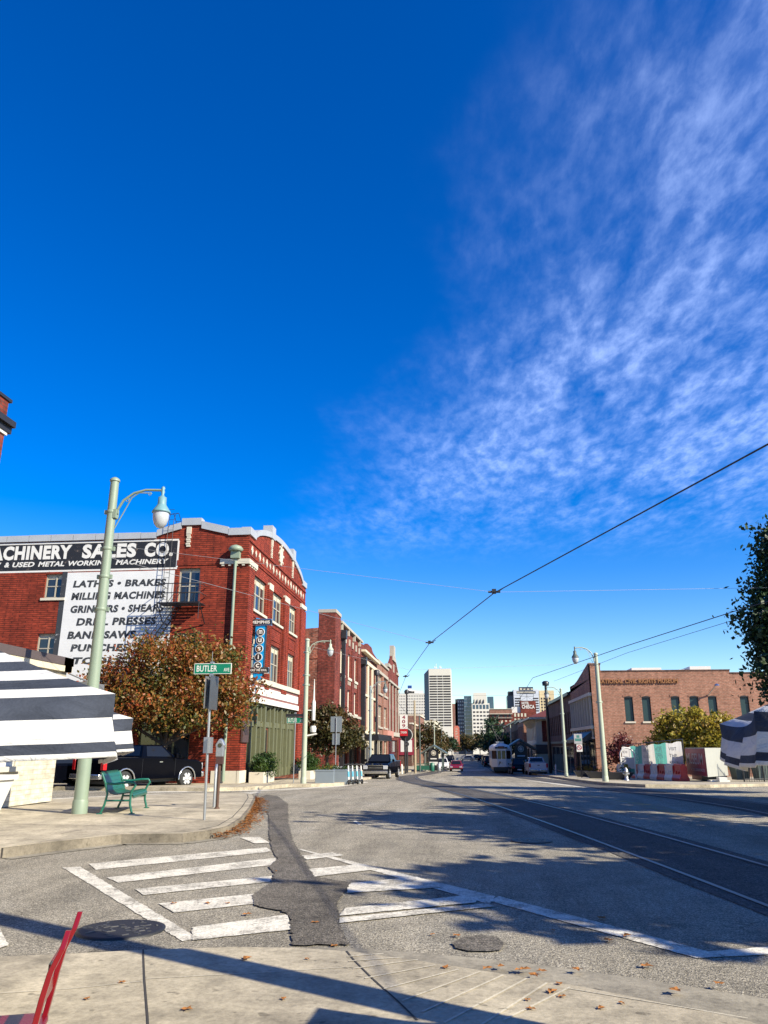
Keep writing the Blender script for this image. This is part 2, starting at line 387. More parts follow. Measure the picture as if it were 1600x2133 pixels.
M['navy'] = canvas('navy_canvas', (.045, .052, .07), .25); M['canvas'] = canvas('white_canvas', (.70, .69, .67), .08)
M['tyre'] = plain('tyre_rubber', (.022, .022, .022), .8)
M['chrome'] = plain('chrome', (.72, .72, .73), .18, .9, var=.05)
M['alloy'] = plain('alloy_wheel', (.58, .58, .59), .3, .15, var=.05)
M['blackcar'] = plain('black_car_paint', (.002, .0025, .005), .06, 0, .13, var=.05)
M['whitecar'] = plain('white_car_paint', (.78, .78, .77), .2, 0, .6, var=.03)
M['redcar'] = plain('dark_red_car_paint', (.20, .012, .02), .18, 0, .6)
M['silvercar'] = plain('silver_car_paint', (.42, .43, .45), .22, .4, .6)
M['tail'] = plain('tail_lamp', (.55, .01, .015), .2, var=.15)
M['headlamp'] = plain('head_lamp', (.70, .72, .75), .12, .3, var=.1)
M['grey'] = plain('grey_steel_panel', (.22, .26, .29), .5, .2, var=.08)
M['blue'] = plain('sign_blue', (.0, .30, .66), .4, var=.12, scale=6)
M['teal'] = plain('teal_banner', (.13, .42, .36), .7, var=.2, scale=2)
M['banner'] = plain('white_banner', (.70, .69, .68), .7, var=.1, scale=2)
def sheer(m, k, c):
    "cloth that lets some light through"
    t = m.node_tree; o = t.nodes['Material Output']; p = t.nodes['Principled BSDF']; tr = t.nodes.new('ShaderNodeBsdfTranslucent'); mx_ = t.nodes.new('ShaderNodeMixShader')
    tr.inputs[0].default_value = c + (1,); mx_.inputs[0].default_value = k
    t.links.new(p.outputs[0], mx_.inputs[1]); t.links.new(tr.outputs[0], mx_.inputs[2]); t.links.new(mx_.outputs[0], o.inputs[0])
sheer(M['teal'], .45, (.13, .42, .36)); sheer(M['banner'], .45, (.72, .70, .66)); sheer(M['canvas'], .12, (.62, .60, .56))
M['maroon'] = plain('maroon_panel', (.27, .02, .045), .5, var=.15)
M['bark'] = plain('bark', (.10, .075, .055), .9, var=.35, scale=7, bump=.5)
M['wood'] = plain('weathered_wood', (.42, .34, .22), .8, var=.25, scale=5)
M['pink'] = plain('salmon_paint', (.50, .16, .12), .6)
M['roofred'] = plain('red_roof_tiles', (.12, .022, .018), .85, var=.3, scale=4)
M['wire'] = plain('wire', (.05, .05, .06), .5, .5)
M['wirel'] = plain('bright_wire', (.30, .31, .33), .5, .3)
M['leafO'] = leafmat('autumn_leaves', [(.03, .055, .012), (.07, .09, .018), (.15, .115, .022), (.27, .115, .025), (.33, .085, .025), (.33, .055, .03)])
M['leafB'] = leafmat('bronze_leaves', [(.03, .04, .012), (.06, .06, .018), (.10, .065, .02), (.13, .06, .025)])
M['leafG'] = leafmat('green_leaves', [(.010, .026, .014), (.018, .044, .02), (.026, .06, .022), (.05, .085, .028)], .3)
M['leafY'] = leafmat('yellow_leaves', [(.09, .11, .015), (.22, .21, .025), (.36, .29, .035), (.42, .31, .05), (.24, .12, .03)], .4)
M['leafR'] = leafmat('purple_leaves', [(.07, .015, .02), (.12, .025, .025), (.15, .04, .03)])
M['leafS'] = leafmat('shrub_leaves', [(.018, .045, .012), (.04, .085, .018), (.09, .13, .022)], .3)
M['litter'] = leafmat('fallen_leaves', [(.16, .06, .02), (.28, .11, .03), (.36, .16, .05), (.20, .05, .02)], .1)
# ================================================================ the setting
def sheet(name, poly, mat, off, skirt=0.0, label=None, cat=None, kind='structure', smooth_z=True):
    "a flat patch of ground draped over the street's profile, cut where the profile bends"
    bm = bmesh.new(); vs = [bm.verts.new((x, y, 0)) for x, y in poly]; bm.faces.new(vs)
    ys = [p[1] for p in poly]; y = 14.0
    cuts = []
    while y < 130:
        if min(ys) < y < max(ys): cuts.append(y)
        y += 2.0 if y < 40 else 4.0
    for c in cuts:
        bmesh.ops.bisect_plane(bm, geom=bm.verts[:] + bm.edges[:] + bm.faces[:], plane_co=(0, c, 0), plane_no=(0, 1, 0))
    for f in bm.faces:
        if f.normal.z < 0: f.normal_flip()
    for v in bm.verts: v.co.z = prof(v.co.y) + off
    if skirt:
        be = [e for e in bm.edges if len(e.link_faces) == 1]
        r = bmesh.ops.extrude_edge_only(bm, edges=be)
        for v in [g for g in r['geom'] if isinstance(g, bmesh.types.BMVert)]: v.co.z -= skirt
    bmesh.ops.recalc_face_normals(bm, faces=bm.faces)
    me = bpy.data.meshes.new(name); bm.to_mesh(me); bm.free(); me.materials.append(mat)
    o = bpy.data.objects.new(name, me); COL.objects.link(o)
    if kind: o['kind'] = kind
    if label: o['label'] = label
    if cat: o['category'] = cat
    return o
def strip(name, left, right, mat, off, kind='structure'):
    "ribbon between two polylines"
    v = []; f = []
    for (a, b), (c, d) in zip(left, right):
        v += [(a, b, prof(b) + off), (c, d, prof(d) + off)]
    for i in range(len(left) - 1): f.append((2 * i, 2 * i + 1, 2 * i + 3, 2 * i + 2))
    o = MB().add(v, f).build(name, mat); o['kind'] = kind; return o
def dense(pts, step=3.0):
    "Catmull-Rom through the points, sampled"
    P = [Vector((p[0], p[1])) for p in pts]; P = [2 * P[0] - P[1]] + P + [2 * P[-1] - P[-2]]; o = []
    for i in range(1, len(P) - 2):
        n = max(1, int((P[i + 1] - P[i]).length / step))
        for k in range(n):
            t = k / n; a, b, c, d = P[i - 1:i + 3]
            o.append(.5 * (2 * b + (c - a) * t + (2 * a - 5 * b + 4 * c - d) * t * t + (3 * b - a - 3 * c + d) * t ** 3))
    o.append(P[-2]); return o
def offset(pts, d):
    o = []
    for i, p in enumerate(pts):
        t = (pts[min(i + 1, len(pts) - 1)] - pts[max(i - 1, 0)]).normalized(); o.append((p.x + t.y * d, p.y - t.x * d))
    return o
# the ground reaches the horizon
ysr = [-400, -60, 0] + [14 + 2 * i for i in range(14)] + [42 + 4 * i for i in range(22)] + [150, 200, 300, 500, 900, 1800, 4000, 8000]
v = []; f = []
for y in ysr:
    z = prof(min(y, 1500)) - .03
    v += [(-4000, y, z), (4000, y, z)]
for i in range(len(ysr) - 1): f.append((2 * i, 2 * i + 1, 2 * i + 3, 2 * i + 2))
g = MB().add(v, f).build('ground', M['earth']); g['kind'] = 'structure'
sheet('road', [(-60, -30), (30, -30), (60, 10), (60, 75), (10, 75), (9, 130), (9, 900), (-9.5, 900), (-9.5, 130), (-10, 45), (-60, 45)], M['road'], 0.0)
# near corner where the camera stands, almost flush with the gutter
nk = [(-3.68, 6.40), (-3.21, 6.55), (-2.66, 6.74), (-1.91, 6.93), (-1.05, 7.02), (-0.34, 6.89), (0.40, 6.69), (1.22, 6.34), (1.90, 5.98)]
nin = [(-3.65, 6.36), (-3.18, 6.50), (-2.63, 6.68), (-1.97, 6.84), (-1.42, 6.87), (-0.94, 6.79), (-0.47, 6.60), (0.04, 6.37), (0.68, 6.06), (1.28, 5.68), (1.61, 5.45)]
sheet('sidewalk', [(-14, 4.6)] + nin + [(2.3, 4.4), (5.5, 1.5), (9, -6), (-14, -6)], M['walk'], .034, .06)
sheet('gutter', [(-14, 4.9)] + nk + [(3.6, 5.4), (6.5, 2.5), (10, -4), (5.5, 1.5), (2.3, 4.4)] + nin[::-1] + [(-14, 4.6)], M['gutter'], .012, .04)
def lines(name, segs, w, mat, off, kind='structure'):
    mb = MB()
    for s in segs:
        for a, b in zip(s[:-1], s[1:]):
            a, b = Vector(a), Vector(b); t = (b - a).normalized() * 1; n = Vector((-t.y, t.x)) * w / 2
            mb.add([(q.x, q.y, prof(q.y) + off) for q in (a - n, b - n, b + n, a + n)], [(0, 1, 2, 3)])
    o = mb.build(name, mat); o['kind'] = kind; return o
M['joint'] = plain('dark_joint', (.05, .045, .04), .9)
M['groove'] = concrete('pale_groove', (.66, .60, .47), .4)
lines('sidewalk_joints', [[(-2.64, 6.68), (-2.31, 5.91), (-1.97, 5.14), (-1.82, 4.79)], [(-1.01, 6.80), (-0.91, 6.53), (-0.72, 6.08), (-0.49, 5.58), (-0.35, 5.25)]], .014, M['joint'], .0375)
lines('sidewalk_seams', [[(-3.12, 5.48), (-2.69, 5.63), (-2.30, 5.84)], [(-2.29, 5.90), (-1.67, 6.09), (-0.89, 6.35)], [(0.62, 5.98), (1.22, 5.69), (1.62, 5.49)]], .012, M['groove'], .0375)
gr = []
for i in range(10):
    u0, v0 = 0, 0
gr = [[(-0.98, 6.63), (-0.71, 6.75)], [(-0.95, 6.50), (-0.54, 6.66)], [(-0.89, 6.30), (-0.43, 6.60)], [(-0.77, 6.07), (-0.29, 6.46)], [(-0.61, 5.84), (-0.12, 6.36)], [(-0.47, 5.60), (0.04, 6.32)], [(-0.33, 5.40), (0.20, 6.25)], [(-0.19, 5.22), (0.36, 6.18)], [(-0.05, 5.06), (0.49, 6.09)], [(0.16, 5.30), (0.64, 6.01)]]
lines('ramp_grooves', gr, .018, M['groove'], .0385)
# road markings
def ragged(poly, amp, step, seed=0, close=True):
    r = random.Random(seed); o = []
    for i in range(len(poly)):
        a, b = Vector(poly[i]), Vector(poly[(i + 1) % len(poly)]); n = max(1, int((b - a).length / step)); d = (b - a).normalized() if (b - a).length > 1e-6 else Vector((1, 0)); m_ = Vector((-d.y, d.x))
        for k in range(n): q = a.lerp(b, k / n) + m_ * r.gauss(0, amp) * (1 if k else .4); o.append((q.x, q.y))
    return o
def mark(name, polys, mat, off=.006):
    mb = MB()
    for i, p in enumerate(polys):
        if max(q[1] for q in p) < 15: p = ragged(p, .0045, .07, i)
        mb.add([(x, y, prof(y) + off + .0004 * i) for x, y in p], [tuple(range(len(p)))])
    o = mb.build(name, mat); o['kind'] = 'structure'; return o
M['under'] = M['mark']
bars = [
 [(-5.56, 10.95), (-5.36, 11.05), (-2.37, 7.23), (-2.47, 7.11)],
 [(-2.83, 13.29), (-2.65, 13.12), (0.25, 9.45), (0.17, 8.99)], [(0.18, 9.17), (0.29, 9.46), (1.89, 7.22), (1.73, 7.00)], [(1.73, 7.00), (1.89, 7.22), (2.42, 7.43), (2.59, 7.48), (2.49, 7.22), (2.33, 7.17)],
 [(-5.37, 11.32), (-3.33, 13.36), (-3.11, 12.84), (-5.01, 10.79)], [(-4.59, 10.21), (-2.88, 12.17), (-2.72, 11.51), (-4.27, 9.85)],
 [(-3.90, 9.46), (-2.54, 10.53), (-2.46, 10.11), (-3.64, 9.10)], [(-3.29, 8.65), (-2.44, 9.31), (-2.28, 8.75), (-2.96, 8.22)], [(-2.56, 7.61), (-1.82, 8.25), (-1.64, 7.63), (-2.39, 7.14)],
 [(-4.14, 14.64), (-3.84, 14.83), (-3.41, 13.93), (-3.66, 13.84)],
 [(-2.56, 12.41), (-2.15, 12.83), (-1.92, 12.53), (-2.38, 12.02)], [(-2.20, 11.13), (-1.51, 11.68), (-1.24, 11.23), (-1.99, 10.52)], [(-1.49, 10.07), (-0.70, 10.65), (-0.35, 9.93), (-1.41, 9.45)],
 [(-1.30, 8.61), (-0.13, 9.41), (0.03, 9.23), (0.03, 9.05), (-1.30, 8.24)], [(-1.28, 8.15), (0.13, 9.01), (0.22, 8.86), (-1.25, 7.92)],
 [(-4.26, 7.35), (-3.85, 6.80), (-3.87, 6.71), (-3.96, 6.59), (-4.44, 7.34)],
]
mark('crosswalk', bars, M['mark'])
bx = []
for i, (a, b) in enumerate([(1645, 1649.5), (1652.5, 1657.5), (1661, 1666)]):
    bx.append(eval('[(%s)]' % '') if False else None)
mark('far_crosswalk', [[(-13.14, 31.97), (-8.81, 35.34), (-8.48, 34.03), (-12.71, 30.48)], [(-12.17, 29.19), (-8.33, 32.24), (-8.10, 30.98), (-11.95, 27.83)], [(-11.36, 26.68), (-8.27, 28.95), (-8.12, 27.83), (-11.33, 25.29)], [(-13.82, 24.54), (-13.67, 26.04), (-11.82, 29.25), (-11.17, 28.52), (-12.49, 24.71)], [(-9.63, 26.75), (-9.16, 27.33), (-8.73, 35.00), (-7.67, 38.84), (-6.91, 42.03), (-6.75, 52.56), (-6.33, 51.16), (-6.47, 40.87), (-7.22, 37.14), (-8.09, 32.86), (-8.45, 27.78)]], M['mark'])
mark('lane_dashes', [[(-2.59, 18.15), (-2.54, 18.28), (-2.28, 17.38), (-2.34, 17.27)], [(-7.64, 119.41), (2.47, 126.42), (2.41, 123.36), (-7.92, 115.16)], [(4.07, 62.24), (5.66, 48.52), (6.17, 38.22), (5.25, 45.07)]], M['mark'])
mark('yellow_line', [[(0.36, 76.33), (1.03, 76.52), (2.30, 53.14), (1.87, 53.04)], [(4.40, 31.82), (5.45, 24.06), (5.43, 19.42), (5.17, 18.89), (4.90, 22.78), (4.12, 30.43)]], M['yellow'])
sheet('asphalt_patch', ragged([(-7.42, 29.49), (-6.64, 28.04), (-5.29, 23.61), (-3.78, 17.01), (-3.04, 14.11), (-2.31, 11.64), (-1.99, 10.52), (-1.74, 10.32), (-1.48, 10.14), (-1.44, 9.63), (-1.43, 8.95), (-1.25, 7.92), (-1.05, 7.10), (-1.50, 7.05), (-1.63, 7.55), (-1.82, 8.29), (-2.26, 8.65), (-2.42, 9.17), (-2.42, 10.04), (-2.54, 10.69), (-2.76, 11.24), (-2.84, 12.07), (-3.19, 13.13), (-3.74, 15.16), (-4.80, 19.34), (-5.27, 20.85), (-5.55, 20.81), (-5.83, 21.49), (-6.55, 24.42), (-7.05, 26.62)], .013, .05, 5), M['patch'], .0145)
mark('oil_stain', [[(-0.19, 7.25), (-0.10, 7.46), (0.05, 7.58), (0.20, 7.51), (0.25, 7.33), (0.22, 7.07), (0.12, 7.02), (-0.05, 7.01), (-0.15, 7.10)]], M['patch'], .0135)
# tramway: two curving tracks in dark asphalt
tl = dense([(3.32, 6.99), (3.03, 9.16), (2.38, 13.42), (0.33, 26.41), (-1.85, 40.71), (-4.76, 58.12), (-5.89, 68.87)] + [(-6.6, 82), (-5.6, 105), (-4.6, 129), (-3.6, 160), (-3.2, 300), (-3.2, 600)], 2.0)
tr = [(p.x * .5 + q[0] * .5, p.y * .5 + q[1] * .5) for p, q in zip(tl, offset(tl, 1.45))]
ctr = dense(tr, 2.0)
def track(name, c, hw):
    rr = random.Random(len(c)); strip(name, [(a + rr.gauss(0, .02), b) for a, b in offset(c, -hw)], [(a + rr.gauss(0, .02), b) for a, b in offset(c, hw)], M['track'], .007)
    for s in (-1, 1):
        l = offset(c, s * .7175 - .035); r = offset(c, s * .7175 + .035)
        st = strip('tram_rail', l, r, M['rail'], .016); tag(st, 'polished steel tram rail set in the dark track bed', 'rail', 'tram rails in the street')
        gv = strip('rail_groove', offset(c, s * .7175 - .035 - (.05 if s > 0 else -.07)), offset(c, s * .7175 + .035 - (.07 if s > 0 else -.05)), M['joint'], .012)
track('track_bed', ctr, .98)
cr = dense([(7.97, 16.00), (8.08, 23.36), (7.06, 38.39), (5.33, 71.92)] + [(4.5, 98), (4.2, 130), (3.4, 300), (3.2, 600)], 3.0)
track('track_bed', cr, 1.0)
for o in COL.objects:
    if o.name.startswith('tram_rail'):
        pass
# sidewalks with kerbs
lk = [(-6.95, 11.74), (-6.61, 12.48), (-5.96, 13.66), (-4.95, 13.91), (-4.70, 14.43), (-4.59, 15.23), (-4.86, 17.10), (-5.49, 20.01), (-6.55, 24.42), (-7.20, 26.60), (-7.96, 27.85), (-9.37, 26.96), (-11.00, 24.91), (-12.08, 22.77)]
sheet('sidewalk', [(-40, 9.5)] + lk + [(-14, 24.3), (-40, 24.3)], M['walk'], .15, .25)
lines('kerb_line', [offset([Vector(p) for p in lk[4:10]], -.16)], .02, M['joint'], .154)
sheet('kerb', offset([Vector(p) for p in lk[0:13]], .05) + offset([Vector(p) for p in lk[0:13]], -.12)[::-1], M['walk2'], .146, .25)
lines('gutter', [offset([Vector(p) for p in lk[0:10]], .17)], .24, M['gutter'], .008)
lines('sidewalk_joints', [[(-9.5, 12.6), (-8.6, 22.6)], [(-12, 14.9), (-5.0, 15.1)], [(-11, 18.8), (-5.6, 18.6)], [(-7.0, 13.6), (-6.4, 24)]], .02, M['joint'], .1535)
ak = [(-14.11, 34.32), (-10.67, 32.40), (-9.89, 33.13), (-8.98, 36.04), (-8.84, 39.30), (-7.74, 39.52), (-7.07, 41.50), (-6.77, 43.60), (-7.64, 53.94), (-7.70, 63.52)] + [(-8.6, 80), (-8.6, 95)]
sheet('sidewalk', [(-60, 38)] + ak[1:] + [(-12, 95), (-12, 57), (-30, 57), (-30, 44), (-60, 44)], M['walk'], .15, .25)
sheet('sidewalk', [(-8.6, 95), (-8.7, 112), (-7.2, 118), (-5.7, 130), (-6.2, 160), (-8.6, 175), (-8.6, 600), (-13, 600), (-13, 95)], M['walk'], .15, .25)
rk = [(7.38, 69.86), (7.37, 57.49), (7.59, 46.63), (8.87, 42.42), (12.09, 42.62), (16.17, 46.30)]
sheet('sidewalk', [(7.6, 600), (7.6, 90)] + rk + [(30, 47), (60, 47), (60, 76), (12, 76), (12, 600)], M['walk'], .15, .25)
sheet('sidewalk', [(11.5, -20), (11.5, 16), (13, 20), (60, 22), (60, -20)], M['walk'], .15, .25)
# ================================================================ buildings
def wall(mb, fr, u0, u1, z0, z1, holes, depth=.3, mat=0, rmat=None):
    "brick face with openings and their reveals"
    us = sorted({u0, u1} | {h[0] for h in holes} | {h[1] for h in holes}); zs = sorted({z0, z1} | {h[2] for h in holes} | {h[3] for h in holes})
    for i in range(len(us) - 1):
        k = 0
        while k < len(zs) - 1:
            um, zm = (us[i] + us[i + 1]) / 2, (zs[k] + zs[k + 1]) / 2
            inn = any(h[0] < um < h[1] and h[2] < zm < h[3] for h in holes)
            if inn: k += 1; continue
            e = k
            while e + 1 < len(zs) - 1 and not any(h[0] < um < h[1] and h[2] < (zs[e + 1] + zs[e + 2]) / 2 < h[3] for h in holes): e += 1
            mb.quad(fr.p(us[i], zs[k]), fr.p(us[i + 1], zs[k]), fr.p(us[i + 1], zs[e + 1]), fr.p(us[i], zs[e + 1]), mat); k = e + 1
    rm = mat if rmat is None else rmat
    for a, b, c, d in holes:
        for (p, q) in (((a, c), (b, c)), ((b, c), (b, d)), ((b, d), (a, d)), ((a, d), (a, c))):
            mb.quad(fr.p(p[0], p[1]), fr.p(q[0], q[1]), fr.p(q[0], q[1], -depth), fr.p(p[0], p[1], -depth), rm)
def window(par, fr, u0, u1, z0, z1, depth=.22, fw=.07, cols=2, rail=True, fm=None, pm=None, sill=None, proud=.05, name='window', blind=0.0):
    mb = MB(); d = -depth
    mb.fbox(fr, u0, u0 + fw, z0, z1, d, d + .08); mb.fbox(fr, u1 - fw, u1, z0, z1, d, d + .08)
    mb.fbox(fr, u0 + fw, u1 - fw, z0, z0 + fw, d, d + .08); mb.fbox(fr, u0 + fw, u1 - fw, z1 - fw, z1, d, d + .08)
    zm = (z0 + z1) / 2
    for i in range(1, cols):
        u = u0 + (u1 - u0) * i / cols; mb.fbox(fr, u - fw * .45, u + fw * .45, z0 + fw, z1 - fw, d, d + .07)
    if rail: mb.fbox(fr, u0 + fw, u1 - fw, zm - fw * .4, zm + fw * .4, d + .003, d + .066)
    w = mb.build(name, fm or M['frame'], par)
    pb = MB(); pb.quad(fr.p(u0 + .01, z0 + .01, d + .02), fr.p(u1 - .01, z0 + .01, d + .02), fr.p(u1 - .01, z1 - .01, d + .02), fr.p(u0 + .01, z1 - .01, d + .02))
    mats = [pm or M['glass']]
    if blind: pb.quad(fr.p(u0 + fw, z1 - fw - blind, d + .026), fr.p(u1 - fw, z1 - fw - blind, d + .026), fr.p(u1 - fw, z1 - fw, d + .026), fr.p(u0 + fw, z1 - fw, d + .026), 1); mats.append(M['offwhite'])
    pb.build('pane', mats, w)
    if sill: MB().fbox(fr, u0 - .12, u1 + .12, z0 - sill, z0 - .003, -depth, proud).build('sill', M['stone'], w)
    return w
# ---- the red corner building with the painted sign wall
XA, YA = -11.65, 40.01; ZA = prof(YA) + .15
A = thing('red_brick_building', 'red brick corner building with painted machinery signs and arched parapet', 'building', (XA, YA, ZA))
S = Fr((0, 0, 0), (1, 0, 0), (0, -1, 0)); E_ = Fr((0, 0, 0), (0, 1, 0), (1, 0, 0))
LA = 15.45
mb = MB()
sw = [(-11.55, -10.38, 9.65, 11.0), (-11.58, -10.36, 6.1, 7.68), (-3.85, -2.66, 9.2, 11.15), (-17.4, -16.2, 9.65, 11.0), (-17.4, -16.2, 6.1, 7.68), (-3.85, -2.66, 5.6, 7.6)]
sg = [(-13.5, -10.9, .75, 3.6), (-9.6, -6.6, .75, 3.6), (-5.4, -2.6, .75, 3.6)]
wall(mb, S, -26, 0, 0, 11.1 + 1.77, sw + sg, .28)
ew = [(1.38, 4.15, 9.1, 11.03), (5.6, 8.3, 9.1, 10.95), (10.3, 12.55, 9.1, 10.93), (1.38, 4.15, 5.5, 7.7), (5.6, 8.15, 5.5, 7.68), (10.42, 12.42, 5.5, 7.68)]
sf = (1.22, 13.65, 0, 4.11)
wall(mb, E_, 0, LA, 0, 12.87, ew + [sf], .28)
# parapets: south with a raised step, east with the arch
ps = [(-26, 12.87), (0, 12.87), (0, 12.95), (-1.1, 12.95), (-1.15, 13.0), (-2.75, 13.48), (-2.85, 13.62), (-3.75, 13.62), (-3.85, 13.5), (-5.2, 13.12), (-5.3, 12.9), (-26, 12.87)]
mb.prism(ps, lambda u, w, d: (u, d, w), 0.0, .35)
arch_ = [(y, 13.12 + 1.12 * max(0, math.sin(math.pi * (y - 1.25) / 12.85)) ** .72) for y in [1.25 + 12.85 * i / 22 for i in range(23)]]
pe = [(.35, 12.87), (LA, 12.87), (LA, 12.97), (14.1, 12.97)] + arch_[::-1] + [(1.25, 12.97), (.35, 12.97)]
mb.prism(pe, lambda u, w, d: (d, u, w), -.35, 0.0)
mb.quad((-26, LA, 0), (0, LA, 0), (0, LA, 12.87), (-26, LA, 12.87)); mb.quad((-26, 0, 12.4), (0, 0, 12.4), (0, LA, 12.4), (-26, LA, 12.4)); mb.quad((-26, 0, 0), (-26, LA, 0), (-26, LA, 12.87), (-26, 0, 12.87))
# brick belt courses, piers and panels on the street front
for z, d in ((11.66, .05), (12.62, .06), (11.86, .03)): mb.fbox(E_, .06, LA - .06, z, z + .09, -.02, d)
for a, b in ((4.4, 5.35), (8.5, 9.9)):
    mb.fbox(E_, a, b, 4.95, 11.05, -.02, .11)
    for k in range(3): mb.fbox(E_, a + .12 + k * (b - a - .3) / 2, a + .2 + k * (b - a - .3) / 2, 5.2, 10.7, .1, .14)
mb.fbox(E_, .04, 1.15, .62, 11.2, -.02, .10); mb.fbox(E_, 13.75, LA - .04, .62, 11.2, -.02, .10)
for a, b in ((1.5, 4.1), (5.65, 8.2), (10.4, 12.4)):
    for q in ((a, b, 7.95, 8.02), (a, b, 8.68, 8.75), (a, a + .07, 8.02, 8.68), (b - .07, b, 8.02, 8.68)): mb.fbox(E_, *q, -.02, .04)
mb.fbox(S, -4.0, -1.6, 11.32, 11.62, -.02, .035)
mb.build('wall', M['brickA'], A)
# coping
cb = MB()
def cop(pts, fn, h=.34, w0=-.09, w1=.44):
    for (a, za), (b, zb) in zip(pts[:-1], pts[1:]):
        if abs(a - b) < .02: continue
        cb.hexa([fn(a, za, w0), fn(b, zb, w0), fn(b, zb, w1), fn(a, za, w1)], [fn(a, za + h, w0), fn(b, zb + h, w0), fn(b, zb + h, w1), fn(a, za + h, w1)])
segs = [(-26 + 1.32 * i, 12.9) for i in range(16)]
for a, b in zip(segs[:-1], segs[1:]): cop([a, (b[0] - .025, b[1])], lambda u, z, d: (u, d, z), .36 + .006 * (hash(a[0]) % 3))
cop([(-6.2, 12.9), (-5.32, 12.9)], lambda u, z, d: (u, d, z)); cop([(-5.3, 13.0), (-4.6, 13.22), (-3.9, 13.4)], lambda u, z, d: (u, d, z), .38)
cop([(-3.88, 13.6), (-2.76, 13.6)], lambda u, z, d: (u, d - .02, z), .4); cop([(-2.74, 13.4), (-1.95, 13.2), (-1.2, 13.02)], lambda u, z, d: (u, d, z), .42); cop([(-1.18, 12.96), (-.0, 12.96)], lambda u, z, d: (u, d - .01, z), .40)
fe = lambda u, z, d: (-d, u, z)
cop([(-.09, 12.98), (1.2, 12.98)], fe, .42); cop(arch_, fe, .34); cop([(14.12, 12.98), (LA + .05, 12.98)], fe, .40)
for yb in (4.5, 10.4): cb.fbox(E_, yb, yb + .85, 14.0, 14.78, -.46, .13)
cb.build('coping', M['coping'], A)
tb = MB()
# terracotta ornament
for u, fr in ((-3.45, S), (4.9, E_), (10.8, E_)):
    tb.fbox(fr, u - .13, u + .13, 13.1 if fr is S else 13.55, 13.5 if fr is S else 13.95, -.02, .09)
    for k in range(6): tb.fbox(fr, u - .09 - .04 * (k % 2), u + .09 + .04 * ((k + 1) % 2), 12.36 + .125 * k + (0 if fr is S else .45), 12.46 + .125 * k + (0 if fr is S else .45), -.02, .07)
for k in range(9):
    for q in (0, 1):
        y = .62 + k * 1.635 + q * .82; w = .17 if q == 0 else .11; h = .27 if q == 0 else .2
        if y > 14.8: continue
        tb.prism([(y - w, 12.22), (y, 12.22 - h), (y + w, 12.22), (y, 12.22 + h)], lambda u, z, d: (d, u, z), -.02, .05)
# the crest
tb.prism([(7.3 + .42 * math.cos(t * .524), 13.55 + .55 * math.sin(t * .524)) for t in range(12)], lambda u, z, d: (d, u, z), -.02, .07)
for t in range(8): tb.prism([(7.3 + .5 * math.cos(t * .785) + .1 * math.cos(k * 1.05), 13.55 + .62 * math.sin(t * .785) + .1 * math.sin(k * 1.05)) for k in range(6)], lambda u, z, d: (d, u, z), -.01, .1)
tb.fbox(S, -1.54, .12, 11.32, 11.6, -.02, .12); tb.fbox(E_, .0, 1.62, 11.32, 11.6, -.02, .123); tb.fbox(E_, 13.7, LA + .03, 11.3, 11.58, -.02, .123)
for k in range(4): tb.fbox(S, -1.45 + k * .38, -1.3 + k * .38, 11.22, 11.318, -.02, .09); tb.fbox(E_, .15 + k * .38, .3 + k * .38, 11.22, 11.318, -.02, .093)
for a, b in ((4.42, 5.33), (8.52, 9.88)): tb.fbox(E_, a, b, 10.8, 11.18, -.02, .15)
tb.fbox(E_, 1.2, 13.7, 5.2, 5.47, -.02, .16)
tb.fbox(S, -1.35, .0, 0, .6, -.02, .05); tb.fbox(E_, -.05, 1.2, 0, .6, -.02, .13); tb.fbox(E_, 13.72, LA, 0, .6, -.02, .13)
tb.split('stone_trim', M['stone'], A)
lt = MB(); lt.fbox(E_, 1.2, 13.7, 4.11, 4.42, -.25, .13, 0); lt.fbox(E_, 1.22, 13.68, 4.42, 4.56, -.02, .05, 1); lt.fbox(E_, 1.22, 13.68, 4.56, 5.02, -.02, .07, 0); lt.fbox(E_, 1.22, 13.68, 5.02, 5.2, -.02, .05, 1)
lt.build('storefront_lintel', [M['white'], plain('brown_band', (.25, .10, .085), .7)], A)
for h in sw[:2] + sw[3:5]: window(A, S, *h, .2, .07, 2, True, None, None, .14, .08, blind=.2)
window(A, S, *sw[2], .2, .07, 2, True, blind=.16); window(A, S, *sw[5], .2, .07, 2, True)
for h in ew: window(A, E_, *h, .2, .085, 3, True, None, None, (.14 if h[2] > 8 else None), .1, blind=.3)
for h in sg: window(A, S, *h, .24, .09, 3, False, M['olive'])
# storefront
sb = MB(); D = Fr((0, 0, 0), (0, 1, 0), (1, 0, 0))
sb.fbox(D, 1.25, 13.62, 0, .5, -.35, -.16); sb.fbox(D, 1.25, 13.62, 2.85, 3.15, -.36, -.12); sb.fbox(D, 1.25, 13.62, 4.0, 4.1, -.36, -.13)
ups = [1.25, 2.55, 3.3, 4.6, 5.2, 6.7, 7.35, 8.5, 9.3, 10.2, 10.9, 12.1, 13.3]
for i, y in enumerate(ups): sb.fbox(D, y, y + (.3 if i % 2 == 0 else .18), 0, 4.05, -.37, -.02 if i % 2 == 0 else -.1)
for y0, y1 in ((2.75, 3.25), (4.8, 5.15), (6.95, 7.3), (8.7, 9.25), (10.5, 10.85), (12.3, 13.2)): sb.fbox(D, y0, y1, .5, 2.85, -.36, -.2)
st_ = sb.build('storefront', M['olive'], A)
pb = MB(); pb.quad(D.p(1.25, .5, -.3), D.p(13.6, .5, -.3), D.p(13.6, 4.0, -.3), D.p(1.25, 4.0, -.3)); pb.build('pane', M['glass'], st_)
